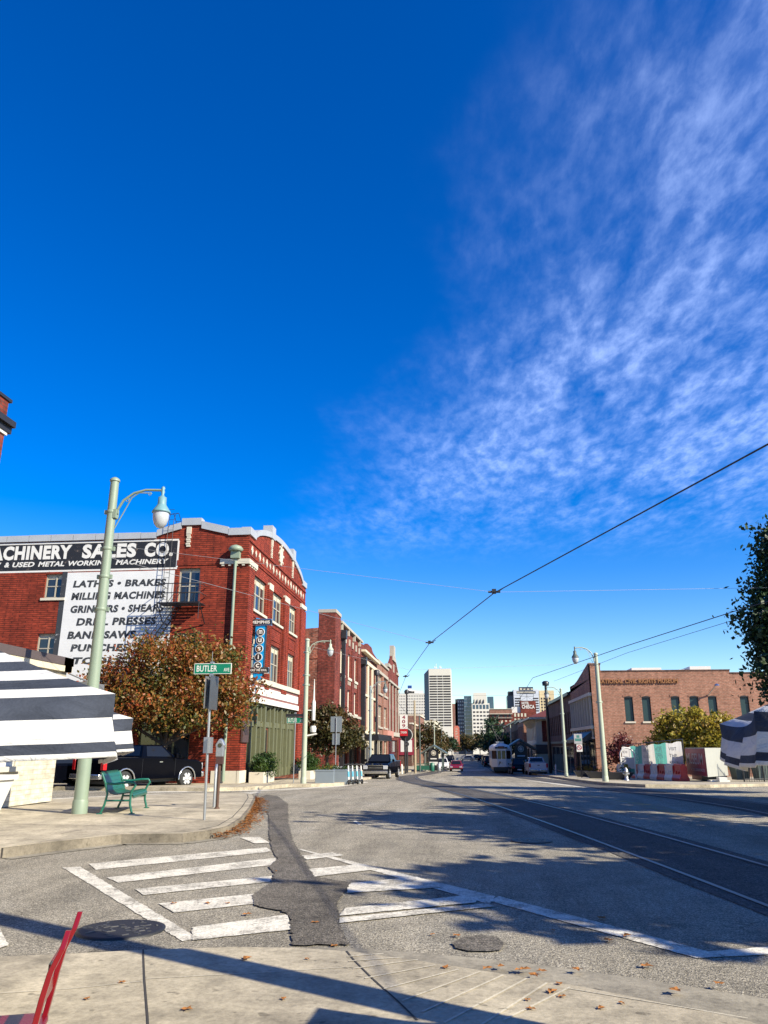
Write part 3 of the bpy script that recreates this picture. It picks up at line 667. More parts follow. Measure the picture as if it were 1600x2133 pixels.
db = MB(); db.fbox(D, 5.5, 6.68, .06, 2.84, -.28, -.2); db.fbox(D, 5.62, 6.56, 1.0, 2.7, -.205, -.195, 1); dr = db.build('door', [plain('door_wood', (.16, .045, .02), .5), M['glass']], A)
MB().tube([D.p(5.72, 1.0, -.15), D.p(5.72, 1.5, -.15)], .03).build('handle', M['chrome'], dr)
# street-number plaque
q = MB().fbox(E_, .0, 1.12, 1.98, 3.05, .1, .2).build('number_plaque', M['brown'], A)
MB().text('431', E_, .2, .95, 2.35, 2.75, .205, 0, .02).build('lettering', M['black'], q)
# painted sign walls
sb = MB(); sb.fbox(S, -26, -4.0, 11.16, 12.82, -.01, .008, 0)
for q in ((-26, -4.0, 12.74, 12.84), (-26, -4.0, 11.12, 11.22), (-4.06, -3.96, 11.22, 12.74)): sb.fbox(S, *q, -.01, .013, 1)
for tx, a, b in (('MACHINERY', -15.62, -10.2), ('SALES', -9.57, -6.42), ('CO.', -5.95, -4.3)): sb.text(tx, S, a, b, 11.85, 12.67, .014, 1, .05, 0)
for tx, a, b in (('NEW', -15.3, -14.3), ('&', -14.1, -13.8), ('USED', -13.62, -12.31), ('METAL', -12.09, -10.54), ('WORKING', -10.32, -7.86), ('MACHINERY', -7.55, -4.5)): sb.text(tx, S, a, b, 11.44, 11.73, .014, 1, .035, .2)
sb.build('painted_sign', [M['signblk'], M['letwht']], A)['label'] = 'black painted wall sign with large white lettering'
wb = MB(); wb.fbox(S, -10.28, -4.1, 4.9, 11.06, -.01, .008, 0); wb.fbox(S, -10.58, -10.28, 4.9, 11.1, -.01, .0085, 1)
for body, a, b, z0, z1 in (('LATHES \u2022 BRAKES', -9.88, -4.55, 10.2, 10.6), ('MILLING MACHINES', -9.9, -4.55, 9.5, 9.92), ('GRINDERS \u2022 SHEARS', -9.86, -4.55, 8.78, 9.2), ('DRILL PRESSES', -9.44, -4.9, 8.08, 8.5), ('BAND SAWS', -9.86, -6.0, 7.36, 7.78), ('PUNCHES', -9.6, -6.3, 6.68, 7.08), ('TOOLS', -9.4, -6.6, 6.0, 6.38)):
    wb.text(body, S, a, b, z0, z1, .014, 1, .05, .12)
wb.build('painted_sign', [M['signwht'], M['letblk']], A)['label'] = 'white painted wall sign listing tools in black lettering'
# downpipe, fire escape, roof ladder
MB().tube([(-.66, -.16, .1), (-.66, -.16, 11.6)], .085).box(-.9, -.42, -.34, -.02, 11.6, 12.0).lathe([(.34, 0), (.42, .1), (.3, .26), (.1, .34)], 12, (-.66, -.22, 12.0)).build('downpipe', M['pole'], A)
fb = MB(); zf = 9.08; y0, y1 = -1.15, -.06; xa, xb = -4.5, -2.2
for i in range(9): fb.box(xa, xb, y1 - .13 * i - .07, y1 - .13 * i, zf - .05, zf)
for z in (zf + .5, zf + 1.0):
    fb.tube([(xa, y1, z), (xa, y0, z), (xb, y0, z), (xb, y1, z)], .025, 6)
for i in range(10): fb.tube([(xa + (xb - xa) * i / 9, y0, zf), (xa + (xb - xa) * i / 9, y0, zf + 1.0)], .016, 5)
for x in (xa, xb): fb.tube([(x, y0, zf), (x, y1, zf - 1.0)], .03, 6); fb.tube([(x, y0, zf + 1.0), (x, y0, zf - .9)], .02, 6)
for s in (0, .62):   # stair down to the west
    fb.tube([(-3.4, -1.0 + s, zf), (-5.6, -1.0 + s, zf - 3.4)], .035, 6); fb.tube([(-3.4, -1.0 + s, zf + .9), (-5.6, -1.0 + s, zf - 2.5)], .015, 6)
    for i in range(9): fb.tube([(-3.5 - i * .245, -1.0 + s, zf - .1 - i * .378), (-3.5 - i * .245, -1.0 + s, zf + .8 - i * .378)], .008, 5)
for i in range(15): fb.box(-3.55 - i * .147, -3.36 - i * .147, -1.0, -.38, zf - .22 - i * .227, zf - .195 - i * .227)
for x in (-4.58, -4.28):
    fb.tube([(x, -.3, zf), (x, -.3, 13.75), (x, -.1, 14.25), (x, .35, 14.45), (x, .8, 14.1), (x, 1.0, 13.2)], .016, 6)
for i in range(18): fb.tube([(-4.58, -.3, zf + .3 + i * .3), (-4.28, -.3, zf + .3 + i * .3)], .012, 5)
for a, b in ((0, .0), (.5, .35)): fb.tube([(-4.58, .35 + a, 14.45 - b), (-4.28, .35 + a, 14.45 - b)], .015, 5)

fb.build('fire_escape', M['dark'], A)

# ---- the music blade sign
bs = thing('blade_sign', 'tall blue blade sign reading music with black letter discs on the brick corner', 'sign', (XA, YA + 1.62, ZA))
P = Fr((0, 0, 0), (1, 0, 0), (0, -1, 0))
body = [(.16, 5.2), (.62, 5.22), (.72, 5.5), (.78, 8.05)] + [(.78 - .62 * (1 - math.cos(R(t))) , 8.05 + .55 * math.sin(R(t))) for t in (20, 45, 70, 90)]
body = [(a, b) for a, b in body]
mb = MB(); mb.prism(body, lambda u, z, d: (u, -d, z), -.12, .12, 0)
mb.prism([(a * .88 + .05, b) for a, b in body], lambda u, z, d: (u, -d, z), .12, .135, 1)
for z in (5.6, 6.3, 7.0, 7.7): mb.box(-.0, .17, -.03, .03, z, z + .05, 0)
mb.build('sign_body', [M['black'], M['blue']], bs)
for z, t, a, b in ((8.2, 'MEMPHIS', -.12, 1.05), (5.62, 'ROCKS THE SOUL', -.22, 1.0)):
    h = .29 if t == 'MEMPHIS' else .24
    k = MB().fbox(P, a, b, z, z + h, -.16, .17, 0).fbox(P, a, b, z + h, z + h + .035, -.17, .18, 1).fbox(P, a, b, z - .035, z, -.17, .18, 1).build('name_bar', [M['black'], M['chrome']], bs)
    MB().text(t, P, a + .06, b - .06, z + .06, z + h - .06, .178, 0, .03).build('lettering', M['white'], k)
for k, ch in enumerate('music'):
    z = 7.8 - k * .455; x = .50 - k * .022
    disc = MB().prism([(x + .215 * math.cos(t * .393), z + .215 * math.sin(t * .393)) for t in range(16)], lambda u, w, d: (u, -d, w), .13, .19, 1).prism([(x + .185 * math.cos(t * .393), z + .185 * math.sin(t * .393)) for t in range(16)], lambda u, w, d: (u, -d, w), .185, .196, 0).build('letter_disc', [M['black'], M['white']], bs)
    hh = .105; MB().text(ch, P, x - (.1 if ch not in 'i' else .035), x + (.1 if ch not in 'i' else .035), z - hh, z + (hh if ch != 'i' else hh * 1.25), .20, 0, .03).build('lettering', M['white'], disc)

# ---- the row of shopfront buildings beyond
def rowbuild(name, label, y0, y1, h, mat, side=True, x=XA, cat='building', deep=18, roofmat=None):
    z = prof((y0 + y1) / 2) + .15
    return thing(name, label, cat, (x, y0, z)), Fr((0, 0, 0), (0, 1, 0), (1, 0, 0)), Fr((0, 0, 0), (1, 0, 0), (0, -1, 0)), y1 - y0
def shell(mb, L, h, deep, mat=0, sgn=-1, south=True):
    X = sgn * deep
    if south: mb.quad((0, 0, 0), (X, 0, 0), (X, 0, h), (0, 0, h), mat)
    mb.quad((0, L, 0), (X, L, 0), (X, L, h), (0, L, h), mat); mb.quad((X, 0, 0), (X, L, 0), (X, L, h), (X, 0, h), mat); mb.quad((0, 0, h - .5), (X, 0, h - .5), (X, L, h - .5), (0, L, h - .5), mat)
zb = lambda z, y0, y1: z - (prof((y0 + y1) / 2) + .15)
Y0, Y1 = 68.2, 86.3; B, F, G2, LB = rowbuild('brick_building', 'three storey red brick building with boarded cream windows and black marquee', Y0, Y1, 0, None)
o = -zb(0, Y0, Y1)
o = zb(0, Y0, Y1)
mb = MB(); hb = []
for z0, z1 in ((8.05 + o, 10.45 + o), (4.7 + o, 6.9 + o)):
    for y in (3.9, 8.3, 12.8): hb.append((y, y + 2.3, z0, z1))
gh = [(3.5, 9.2, 0, 1.9 + o), (10.2, 17.2, 0, 1.9 + o)]
wall(mb, F, 0, LB, 0, 12.6 + o, hb + gh, .35); shell(mb, LB, 11.8 + o, 18, 0, -1, False)
for a, b in ((.02, 3.2), (6.5, 8.0), (10.9, 12.5), (15.4, LB - .02)): mb.fbox(F, a, b, 2.2 + o, 10.9 + o, -.02, .12)
mb.fbox(F, -.02, 3.0, -.1, 13.1 + o, -1.4, .14)
mb.build('wall', M['brickB'], B)
sb = MB(); sb.quad((-1.38, 0, 0), (-18, 0, 0), (-18, 0, 10.7 + o), (-1.38, 0, 11.75 + o)); sb.fbox(G2, -9, -1.4, 9.0 + o, 9.25 + o, -.02, .06); sb.build('side_wall', M['brickBs'], B)
tb = MB(); tb.fbox(F, 3.02, LB, 12.6 + o, 12.84 + o, -.3, .3); tb.fbox(F, -.05, 3.05, 13.1 + o, 13.4 + o, -1.45, .2)
for k in range(6): tb.fbox(F, 4.2 + k * 2.4, 4.75 + k * 2.4, 11.2 + o, 11.85 + o, -.02, .1)
for k in range(4): tb.fbox(F, 3.4 + 4.2 * k, 3.8 + 4.2 * k, 12.0 + o, 12.6 + o, -.02, .26)
for c in (3.9, 8.3, 12.8):
    for k in range(3): tb.fbox(F, c + .15 + k * .8, c + .5 + k * .8, 7.35 + o, 7.75 + o, -.02, .05)
tb.fbox(F, 3.0, LB, 4.3 + o, 4.55 + o, -.02, .2)
tb.split('stone_trim', M['stone2'], B)
for h in hb: window(B, F, *h, .26, .1, 2, False, M['white'], M['offwhite'], .25, .14)
for h in gh: window(B, F, *h, .3, .12, 4, False, M['black'])
MB().fbox(F, 3.55, 3.85, .2, 11.2 + o, .16, .5).fbox(F, 3.3, 4.1, 11.2 + o, 12.0 + o, .14, .62).build('downspout', M['dark'], B)
MB().fbox(F, LB - .5, LB - .1, .2, 10.2 + o, .16, .6).fbox(F, LB - .8, LB + .1, 10.2 + o, 11.0 + o, .14, .75).build('downspout', M['dark'], B)
k = MB().box(.2, 3.55, 4.5, 17.3, 2.05 + o, 2.6 + o).build('marquee', M['black'], B)
MB().text('BLUES HALL OF FAME', Fr((0, 4.5, 0), (1, 0, 0), (0, -1, 0)), .35, 2.2, 2.2 + o, 2.45 + o, .01, 0, .02).build('lettering', M['white'], k)
# C
Y0, Y1 = 86.5, 102.4; Cb, F, G2, LC = rowbuild('brick_building', 'red brick building with pale stone piers and curved parapet past the marquee', Y0, Y1, 0, None); o = zb(0, Y0, Y1)
mb = MB(); hc = [(2.2, 4.6, 7.8 + o, 10.4 + o), (6.3, 8.9, 7.8 + o, 10.4 + o), (10.6, 13.4, 7.8 + o, 10.4 + o), (2.2, 4.6, 3.6 + o, 6.4 + o), (6.3, 8.9, 3.6 + o, 6.4 + o), (10.6, 13.4, 3.6 + o, 6.4 + o), (2.0, 14.2, 0, 2.6 + o)]
wall(mb, F, 0, LC, 0, 12.4 + o, hc, .4); shell(mb, LC, 12 + o, 18)
mb.prism([(0, 12.4 + o), (LC, 12.4 + o), (LC, 12.6 + o), (11.5, 12.9 + o), (10, 13.35 + o), (6, 13.35 + o), (4.5, 12.9 + o), (0, 12.6 + o)], lambda u, w, d: (d, u, w), -.35, 0)
mb.build('wall', M['brickB'], Cb)
tb = MB()
for y in (1.3, 5.2, 9.5, 14.0): tb.fbox(F, y, y + .9, 2.9 + o, 10.9 + o, -.02, .2)
tb.fbox(F, .8, 15.2, 10.7 + o, 11.1 + o, -.02, .25); tb.fbox(F, .3, 15.6, 11.75 + o, 12.0 + o, -.02, .5); tb.fbox(F, .8, 15.2, 2.7 + o, 3.2 + o, -.02, .35); tb.fbox(F, .8, 15.2, 7.0 + o, 7.25 + o, -.02, .22)
for y in (1.0, 5.0, 9.3, 13.8): tb.fbox(F, y, y + 1.1, 0, 2.7 + o, -.02, .3)
tb.split('stone_trim', M['cream'], Cb)
for h in hc: window(Cb, F, *h, .3, .12, 2, True, M['white'] if h[2] > 0 else M['olive'])
# D
Y0, Y1 = 102.6, 117.0; Db, F, G2, LD = rowbuild('brick_building', 'pinkish tan brick building with two broad window bays', Y0, Y1, 0, None); o = zb(0, Y0, Y1)
mb = MB(); hd = [(1.6, 6.2, 8.4 + o, 10.8 + o), (8.2, 13.0, 8.4 + o, 10.8 + o), (1.6, 6.2, 4.0 + o, 6.8 + o), (8.2, 13.0, 4.0 + o, 6.8 + o), (1.4, 13.2, 0, 2.6 + o)]
wall(mb, F, 0, LD, 0, 12.3 + o, hd, .4); shell(mb, LD, 12.0 + o, 18); mb.fbox(F, 6.7, 7.7, 0, 12 + o, -.02, .12)
mb.build('wall', M['brickD'], Db)
tb = MB(); tb.fbox(F, -.02, LD, 12.3 + o, 12.6 + o, -.35, .2); tb.fbox(F, .4, LD - .3, 10.9 + o, 11.3 + o, -.02, .14)
for a, b in ((1.4, 6.4), (8.0, 13.2)): tb.fbox(F, a, b, 8.1 + o, 8.38 + o, -.02, .18); tb.fbox(F, a, b, 3.75 + o, 3.98 + o, -.02, .18)
tb.split('stone_trim', M['stone2'], Db)
MB().fbox(F, 7.0, 16.0, 2.7 + o, 3.6 + o, -.02, .7).build('fascia_board', plain('pink_fascia', (.56, .26, .20), .6), Db)
for h in hd: window(Db, F, *h, .3, .14, 3, True, M['stone'])
# E
Y0, Y1 = 117.2, 135.5; Eb, F, G2, LE = rowbuild('brick_building', 'red brick building with stepped stone gable and white window surrounds', Y0, Y1, 0, None); o = zb(0, Y0, Y1)
mb = MB(); he = []
for z0, z1 in ((7.7 + o, 10.4 + o), (3.9 + o, 6.9 + o)):
    for y in (2.0, 7.4, 12.8): he.append((y, y + 3.2, z0, z1))
he.append((1.5, 16.8, 0, 2.4 + o))
wall(mb, F, 0, LE, 0, 12.6 + o, he, .4); shell(mb, LE, 12.3 + o, 18)
mb.prism([(0, 12.6 + o), (LE, 12.6 + o), (LE, 13.0 + o), (11.2, 15.4 + o), (7, 15.4 + o), (1.0, 13.0 + o)], lambda u, w, d: (d, u, w), -.35, 0)
mb.build('wall', M['brickB'], Eb)
tb = MB(); tb.fbox(F, 7.6, 10.4, 15.3 + o, 17.1 + o, -.5, .2); tb.fbox(F, 6.8, 11.4, 14.7 + o, 15.5 + o, -.45, .18); tb.fbox(F, .0, 4.0, 13.0 + o, 13.5 + o, -.45, .18); tb.fbox(F, LE - 4, LE, 13.0 + o, 13.4 + o, -.45, .18)
tb.prism([(11.0, 15.3 + o), (LE, 12.95 + o), (LE, 13.3 + o), (11.0, 15.7 + o)], lambda u, w, d: (d, u, w), -.42, .12)
for y in (1.5, 6.6, 12.0, 16.4): tb.fbox(F, y, y + .5, 3.4 + o, 10.8 + o, -.02, .16)
tb.fbox(F, .3, LE - .3, 10.8 + o, 11.1 + o, -.02, .3); tb.fbox(F, .3, LE - .3, 3.0 + o, 3.6 + o, -.02, .2)
for y in (8.2, 9.4): tb.fbox(F, y, y + .45, 12.9 + o, 14.2 + o, -.02, .08)
tb.split('stone_trim', M['stone2'], Eb)
for h in he: window(Eb, F, *h, .3, .16, 2, True, M['white'] if h[2] > 0 else M['brown'])
# ---- low cream brick shop on the corner, and the tall brick building behind it
Lx, Ly = -11.35, 21.3
lb = thing('cream_brick_shop', 'low cream brick shop with brown roof edge behind the bench', 'building', (Lx, Ly, .15))
F = Fr((0, 0, 0), (0, 1, 0), (1, 0, 0)); N2 = Fr((0, 0, 0), (-1, 0, 0), (0, 1, 0))
mb = MB(); hl = [(-4.1, -2.0, .95, 2.3), (-9, -6.5, .95, 2.3)]
wall(mb, F, -16, 0, 0, 3.45, hl, .2); wall(mb, N2, 0, 12, 0, 3.45, [(2, 4.2, 0, 2.3), (6, 9, .9, 2.4)], .2); mb.quad((-12, -16, 3.4), (0, -16, 3.4), (0, 0, 3.4), (-12, 0, 3.4))
mb.build('wall', M['brickW'], lb)
MB().fbox(F, -16, .12, 3.45, 3.62, -.3, .1, 1).fbox(F, -16, .14, 3.62, 3.84, -.4, .12, 0).fbox(N2, -.1, 12, 3.45, 3.62, -.3, .1, 1).fbox(N2, -.12, 12, 3.62, 3.84, -.4, .12, 0).build('roof_edge', [plain('roof_flashing', (.10, .075, .07), .6), M['cream']], lb)
for h in hl: window(lb, F, *h, .14, .1, 3, True, M['white'], None, .12, .1)
window(lb, N2, 2, 4.2, 0, 2.3, .14, .1, 2, False, M['dark']); window(lb, N2, 6, 9, .9, 2.4, .14, .1, 3, True, M['white'])
MB().lathe([(.05, 0), (.09, .06), (.1, .16), (.03, .22)], 10, (.1, -.75, 1.75)).box(0, .1, -.79, -.71, 1.8, 1.9).build('wall_lamp', M['dark'], lb)
MB().box(-3, .55, .2, 1.3, 2.75, 3.2).tube([(.3, 1.1, 3.2), (-.4, .9, 3.5)], .02).build('canopy', plain('grey_canopy', (.16, .165, .17), .6), lb)
tb_ = thing('brick_tower_building', 'tall brick building whose dark cornice shows above the striped umbrella', 'building', (-14.3, 21.2, .15))
mb = MB(); wall(mb, F, -14, 0, 0, 10.9, [(-3.2, -1.4, 7.6, 10.2), (-7.2, -5.4, 7.6, 10.2)], .25); wall(mb, Fr((0, 0, 0), (-1, 0, 0), (0, 1, 0)), 0, 9, 0, 10.9, [], .2); mb.quad((-9, -14, 10.9), (0, -14, 10.9), (0, 0, 10.9), (-9, 0, 10.9)); mb.fbox(F, -14, -.1, 11.35, 11.95, -.5, .05)
mb.build('wall', M['brickB'], tb_)
MB().fbox(F, -14, .05, 10.85, 10.95, -.3, .06, 1).fbox(F, -14, .2, 10.95, 11.15, -.6, .1, 0).fbox(F, -14, .2, 11.15, 11.35, -.7, .22, 0).fbox(F, -14, .02, 11.95, 12.05, -.5, .1, 0).build('cornice', [M['dark'], M['white']], tb_)
for a in (-3.2, -7.2): window(tb_, F, a, a + 1.8, 7.6, 10.2, .2, .09, 2, True, M['cream'])

# ---- the museum and its neighbours on the shaded side of the street
XR, YM = 11.75, 76.0; zM = prof(78) + .15
mu = thing('museum_building', 'two storey brick museum with five arched dark windows and raised bronze lettering', 'building', (XR, YM, zM)); o = -zM
Sm = Fr((0, 0, 0), (1, 0, 0), (0, -1, 0)); Wm = Fr((0, 0, 0), (0, 1, 0), (-1, 0, 0))
mb = MB(); hs_ = [(x - XR, x - XR + .78, 3.75 + o, 5.9 + o) for x in (14.68, 16.28, 18.92, 20.6, 22.25, 25.1)]
gm = [(.35, 3.2, .1, 1.2 + o)]
wall(mb, Sm, .02, 12.75, 0, 8.32 + o, hs_[:5], .22); wall(mb, Sm, 12.75, 19, 0, 8.05 + o, hs_[5:], .22)
mb.fbox(Sm, 0, .95, 1.4 + o, 8.95 + o, -.9, .07)
LM = 15.4
hw = [(1.2 + i * 1.75, 2.3 + i * 1.75, 3.5 + o, 6.0 + o) for i in range(8)] + [(.6, 14.6, 0, 2.2 + o)]
wall(mb, Wm, 0, LM, 0, 7.7 + o, hw, .3); mb.prism([(0, 7.7 + o), (LM, 7.3 + o), (LM, 7.7 + o), (9.2, 8.2 + o), (.9, 9.25 + o), (0, 8.95 + o)], lambda u, w, d: (d, u, w), 0, .3)
mb.quad((0, 0, 8 + o), (19, 0, 8 + o), (19, LM, 8 + o), (0, LM, 8 + o)); mb.quad((19, 0, 0), (19, LM, 0), (19, LM, 8 + o), (19, 0, 8 + o)); mb.quad((0, LM, 0), (19, LM, 0), (19, LM, 8 + o), (0, LM, 8 + o))
for x0, x1, z0, z1 in hs_:
    for k in range(7): mb.fbox(Sm, x0 - .08 + k * .135, x0 + .05 + k * .135, z1 + .03 + .1 * math.sin(math.pi * (k + .5) / 7), z1 + .2 + .1 * math.sin(math.pi * (k + .5) / 7), -.02, .035)
mb.build('wall', M['brickM'], mu)
tb = MB(); tb.fbox(Sm, .9, 12.78, 8.32 + o, 8.42 + o, -.3, .06); tb.fbox(Sm, 12.78, 19, 8.05 + o, 8.15 + o, -.3, .06); tb.fbox(Sm, -.06, 1.0, 8.95 + o, 9.12 + o, -.95, .12)
tb.build('coping', M['brickDk'], mu)
tb = MB(); tb.fbox(Wm, .1, LM, 6.1 + o, 6.4 + o, -.02, .28); tb.fbox(Wm, .1, LM, 3.1 + o, 3.4 + o, -.02, .28); tb.fbox(Wm, .1, LM, 2.2 + o, 2.35 + o, -.02, .2)
for i in range(9): tb.fbox(Wm, .55 + i * 1.75, .85 + i * 1.75, 3.4 + o, 6.1 + o, -.02, .2); tb.fbox(Wm, .55 + i * 1.75, .8 + i * 1.75, 2.35 + o, 3.1 + o, -.02, .15)
for x0, x1, z0, z1 in hs_: tb.fbox(Sm, x0 - .1, x1 + .1, z0 - .16, z0 - .01, -.1, .1)
tb.split('trim', M['stone'], mu)
for h in hs_:
    a, b, c, d = h; MB().prism([(a, d)] + [(a + (b - a) * q / 8, d + .13 * math.sin(math.pi * q / 8)) for q in range(1, 8)] + [(b, d)], lambda u, w, q: tuple(Sm.p(u, w, q)), -.02, .012).build('arched_head', M['dark'], mu)
    window(mu, Sm, a, b, c, d, .18, .05, 1, False, M['dark'], plain('dark_green_shutter', (.022, .05, .05), .35) if 'shut' not in M else M['shut'])
M['shut'] = M['glass']
for h in hw: window(mu, Wm, *h, .25, .1, 1 if h[2] > 0 else 6, h[2] > 0, M['dark'])
MB().text('NATIONAL CIVIL RIGHTS MUSEUM', Sm, .6, 7.95, 7.2 + o, 7.6 + o, .10, 0, .035, 0, .05).build('lettering', plain('bronze_letters', (.34, .15, .055), .5, .2), mu)
MB().prism([(0, 2.2 + o), (0, 3.0 + o), (1.1, 2.2 + o), (1.1, 1.9 + o)], lambda u, w, d: (-u, d, w), .7, 12.5).build('awning', M['black'], mu)
MB().box(4.9, 7.8, 5, 9, 8.0 + o, 9.1 + o).box(10.3, 12.3, 4, 8, 8.0 + o, 9.1 + o).box(9.5, 10.28, 5, 7, 8.0 + o, 8.9 + o).build('rooftop_unit', M['white'], mu)
MB().tube([(10.55, -.05, 6.05 + o), (11.1, -.9, 6.9 + o)], .06).lathe([(.28, 0), (.2, .12), (.08, .2)], 12, (11.15, -1.0, 6.85 + o)).build('floodlight', M['chrome'], mu)
def rrow(label, y0, y1, h, mat, win, x=XR, extra=None, name='brick_building', ground=True):
    z = prof((y0 + y1) / 2) + .15; t = thing(name, label, 'building', (x, y0, z)); L = y1 - y0
    mb = MB(); W_ = Fr((0, 0, 0), (0, 1, 0), (-1, 0, 0)); holes = []
    for z0, z1, n in win:
        for i in range(n):
            p = L / n; holes.append((p * i + p * .22, p * i + p * .78, z0, z1))
    if ground: holes.append((.5, L - .5, .05, 3.2))
    wall(mb, W_, 0, L, 0, h, holes, .3); mb.quad((0, 0, 0), (14, 0, 0), (14, 0, h), (0, 0, h)); mb.quad((0, L, 0), (14, L, 0), (14, L, h), (0, L, h)); mb.quad((0, 0, h - .3), (14, 0, h - .3), (14, L, h - .3), (0, L, h - .3)); mb.quad((14, 0, 0), (14, L, 0), (14, L, h), (14, 0, h))
    mb.build('wall', mat, t)
    MB().fbox(W_, -.05, L, h - .45, h - .1, -.02, .35).fbox(W_, 0, L, 3.5, 3.75, -.02, .3).build('cornice', M['dark'] if mat is not M['cream'] else M['cream'], t)
    for q in holes: window(t, W_, *q, .24, .12, 5 if q[3] < 3.3 else 1, q[3] > 3.3, M['frame'])
    return t, L
r2, L2 = rrow('long dark brick shop row in shade past the museum', 91.5, 117.5, 9.2, M['brickDk'], [(4.5, 7.0, 12)])
r3, L3 = rrow('cream and red corner house with tiled hip roof and curved brackets', 120, 139, 7.6, M['cream'], [(4.2, 7.0, 7)], 10.05)
W_ = Fr((0, 0, 0), (0, 1, 0), (-1, 0, 0)); S_ = Fr((0, 0, 0), (1, 0, 0), (0, -1, 0))
MB().fbox(S_, .9, 2.3, 4.0, 7.0, -.02, .06).fbox(S_, 3.6, 6.2, 4.0, 7.0, -.02, .06).build('brick_panel', M['brickB'], r3)
MB().hexa([(-1.1, -1, 7.5), (12, -1, 7.5), (12, 19.6, 7.5), (-1.1, 19.6, 7.5)], [(2.6, 4, 8.9), (9, 4, 8.9), (9, 15, 8.9), (2.6, 15, 8.9)], 0).hexa([(-1.15, -1.05, 7.2), (12, -1.05, 7.2), (12, 19.6, 7.2), (-1.15, 19.6, 7.2)], [(-1.15, -1.05, 7.45), (12, -1.05, 7.45), (12, 19.6, 7.45), (-1.15, 19.6, 7.45)], 1).build('roof', [M['roofred'], M['cream']], r3)
MB().fbox(S_, -.06, 6.5, 2.3, 3.6, -.02, .1).fbox(W_, 0, 15, 2.3, 3.6, -.02, .1).build('fascia_board', M['brown'], r3)
br_ = MB()
for i in range(5): br_.prism([(0, 7.15), (0, 6.0), (.3, 6.3), (.9, 7.15)], lambda u, w, d: (-u, d, w), 1.0 + i * 3.2, 1.25 + i * 3.2)
br_.build('eave_bracket', M['cream'], r3)
r4, L4 = rrow('narrow brick shop with two tall piers beyond the hip roofed house', 141, 157, 8.2, M['brickM'], [(4.6, 6.9, 5)], 9.75)
r5, L5 = rrow('dark two storey brick shop far along the shaded side', 158, 178, 8.6, M['brickDk'], [(4.6, 6.9, 8)], 10.6)
r6, L6 = rrow('plain brown brick warehouse before the hotel', 179, 240, 9.5, M['brickDk'], [(4.6, 7.2, 14)], 11)
r7, L7 = rrow('brown brick block beside the old hotel', 250, 330, 11.5, M['brickB'], [(4.6, 7.2, 12), (8, 10.2, 12)], 11.5)
def lrow(label, x, y0, y1, h, mat, win, south=None, name='brick_building'):
    z = prof((y0 + y1) / 2) + .15; t = thing(name, label, 'building', (x, y0, z)); L = y1 - y0
    mb = MB(); E2 = Fr((0, 0, 0), (0, 1, 0), (1, 0, 0)); holes = []
    for z0, z1, n in win:
        for i in range(n): p = L / n; holes.append((p * i + p * .2, p * i + p * .8, z0, z1))
    wall(mb, E2, 0, L, 0, h, holes, .3); shell(mb, L, h, 16)
    mb.build('wall', mat, t)
    MB().fbox(E2, -.05, L + .05, h - .02, h + .25, -.4, .2).fbox(E2, 0, L, h * .4, h * .4 + .3, -.02, .15).build('coping', M['stone'], t)
    for q in holes: window(t, E2, *q, .24, .14, 2, False, M['frame'])
    return t, L
l1, _ = lrow('brown brick shop wall carrying a red parking sign', -10.2, 146, 163, 7.4, M['brickDk'], [(.6, 3, 3), (4.2, 6.4, 4)])
l2, _ = lrow('narrow tan brick shopfront with arched cornice', -9.8, 164, 182, 9.6, M['brickD'], [(.6, 3, 3), (5, 8.2, 5)])
l3, _ = lrow('grey rendered shop block past the tan front', -9.2, 183, 205, 8.4, plain('grey_render', (.36, .35, .32), .85, var=.25, scale=.4), [(.6, 3, 4), (4.6, 7, 6)])
l4, _ = lrow('cream shop block far down the sunny side', -8.6, 214, 250, 10.5, M['cream'], [(.6, 3, 6), (5, 8.5, 9)])
MB().fbox(Fr((0, 0, 0), (1, 0, 0), (0, -1, 0)), -6.5, -.6, 4.6, 7.0, -.02, .05).build('mural', plain('mural_paint', (.42, .30, .42), .7, var=.7, scale=.9), l4)
# parking sign on the brick wall
ps_ = MB(); P = Fr((0, 0, 0), (1, 0, 0), (0, -1, 0)); ps_.fbox(P, -1.35, 1.35, 0, 2.9, 0, .06, 0).fbox(P, -1.05, 1.05, .55, 2.6, .06, .07, 1); ps_.text('P', P, -.42, .5, .95, 2.3, .075, 2, .03)
o = ps_.build('parking_sign', [M['maroon'], M['white'], M['black']], None, (-11.15, 145.9, -.05)); tag(o, 'red framed white parking sign with letter P on brown brick', 'sign')
ps_ = MB(); ps_.fbox(P, -.9, .9, 0, 2.9, 0, .06, 0).fbox(P, -.6, .6, .3, 1.1, .06, .07, 1).fbox(P, -.3, .6, 1.5, 2.5, .06, .07, 2)
o = ps_.build('wall_sign', [M['red'], M['white'], M['maroon']], None, (-13.6, 145.9, -.05)); tag(o, 'red and white wall sign beside the parking sign', 'sign')

# ---- the skyline
def tower(name, label, x0, x1, y, deep, h, mat, cat='building'):
    t = thing(name, label, cat, (x0, y, -5)); w = x1 - x0
    MB().box(0, w, 0, deep, 0, h + 5).build('wall', mat, t); return t, w, Fr((0, 0, 0), (1, 0, 0), (0, -1, 0)), Fr((0, 0, 0), (0, -1, 0), (-1, 0, 0))
def share(parent, proto, name, spots):
    for i, (u, z) in enumerate(spots):
        c = proto if i == 0 else proto.copy()
        if i: COL.objects.link(c)
        c.parent = parent; c.location = (u, 0, z); c.name = name
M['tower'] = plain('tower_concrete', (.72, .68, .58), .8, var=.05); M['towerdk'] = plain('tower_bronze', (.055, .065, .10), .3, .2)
M['bandglass'] = plain('band_window', (.05, .045, .045), .55, 0, .25, var=.3, scale=.12)
K = 560 / 900
t, w, F, _ = tower('office_tower', 'tall cream tower with dark horizontal window bands', -42.4 * K, -17.05 * K, 560, 18, 1.6 + 84.6 * K, M['tower'])
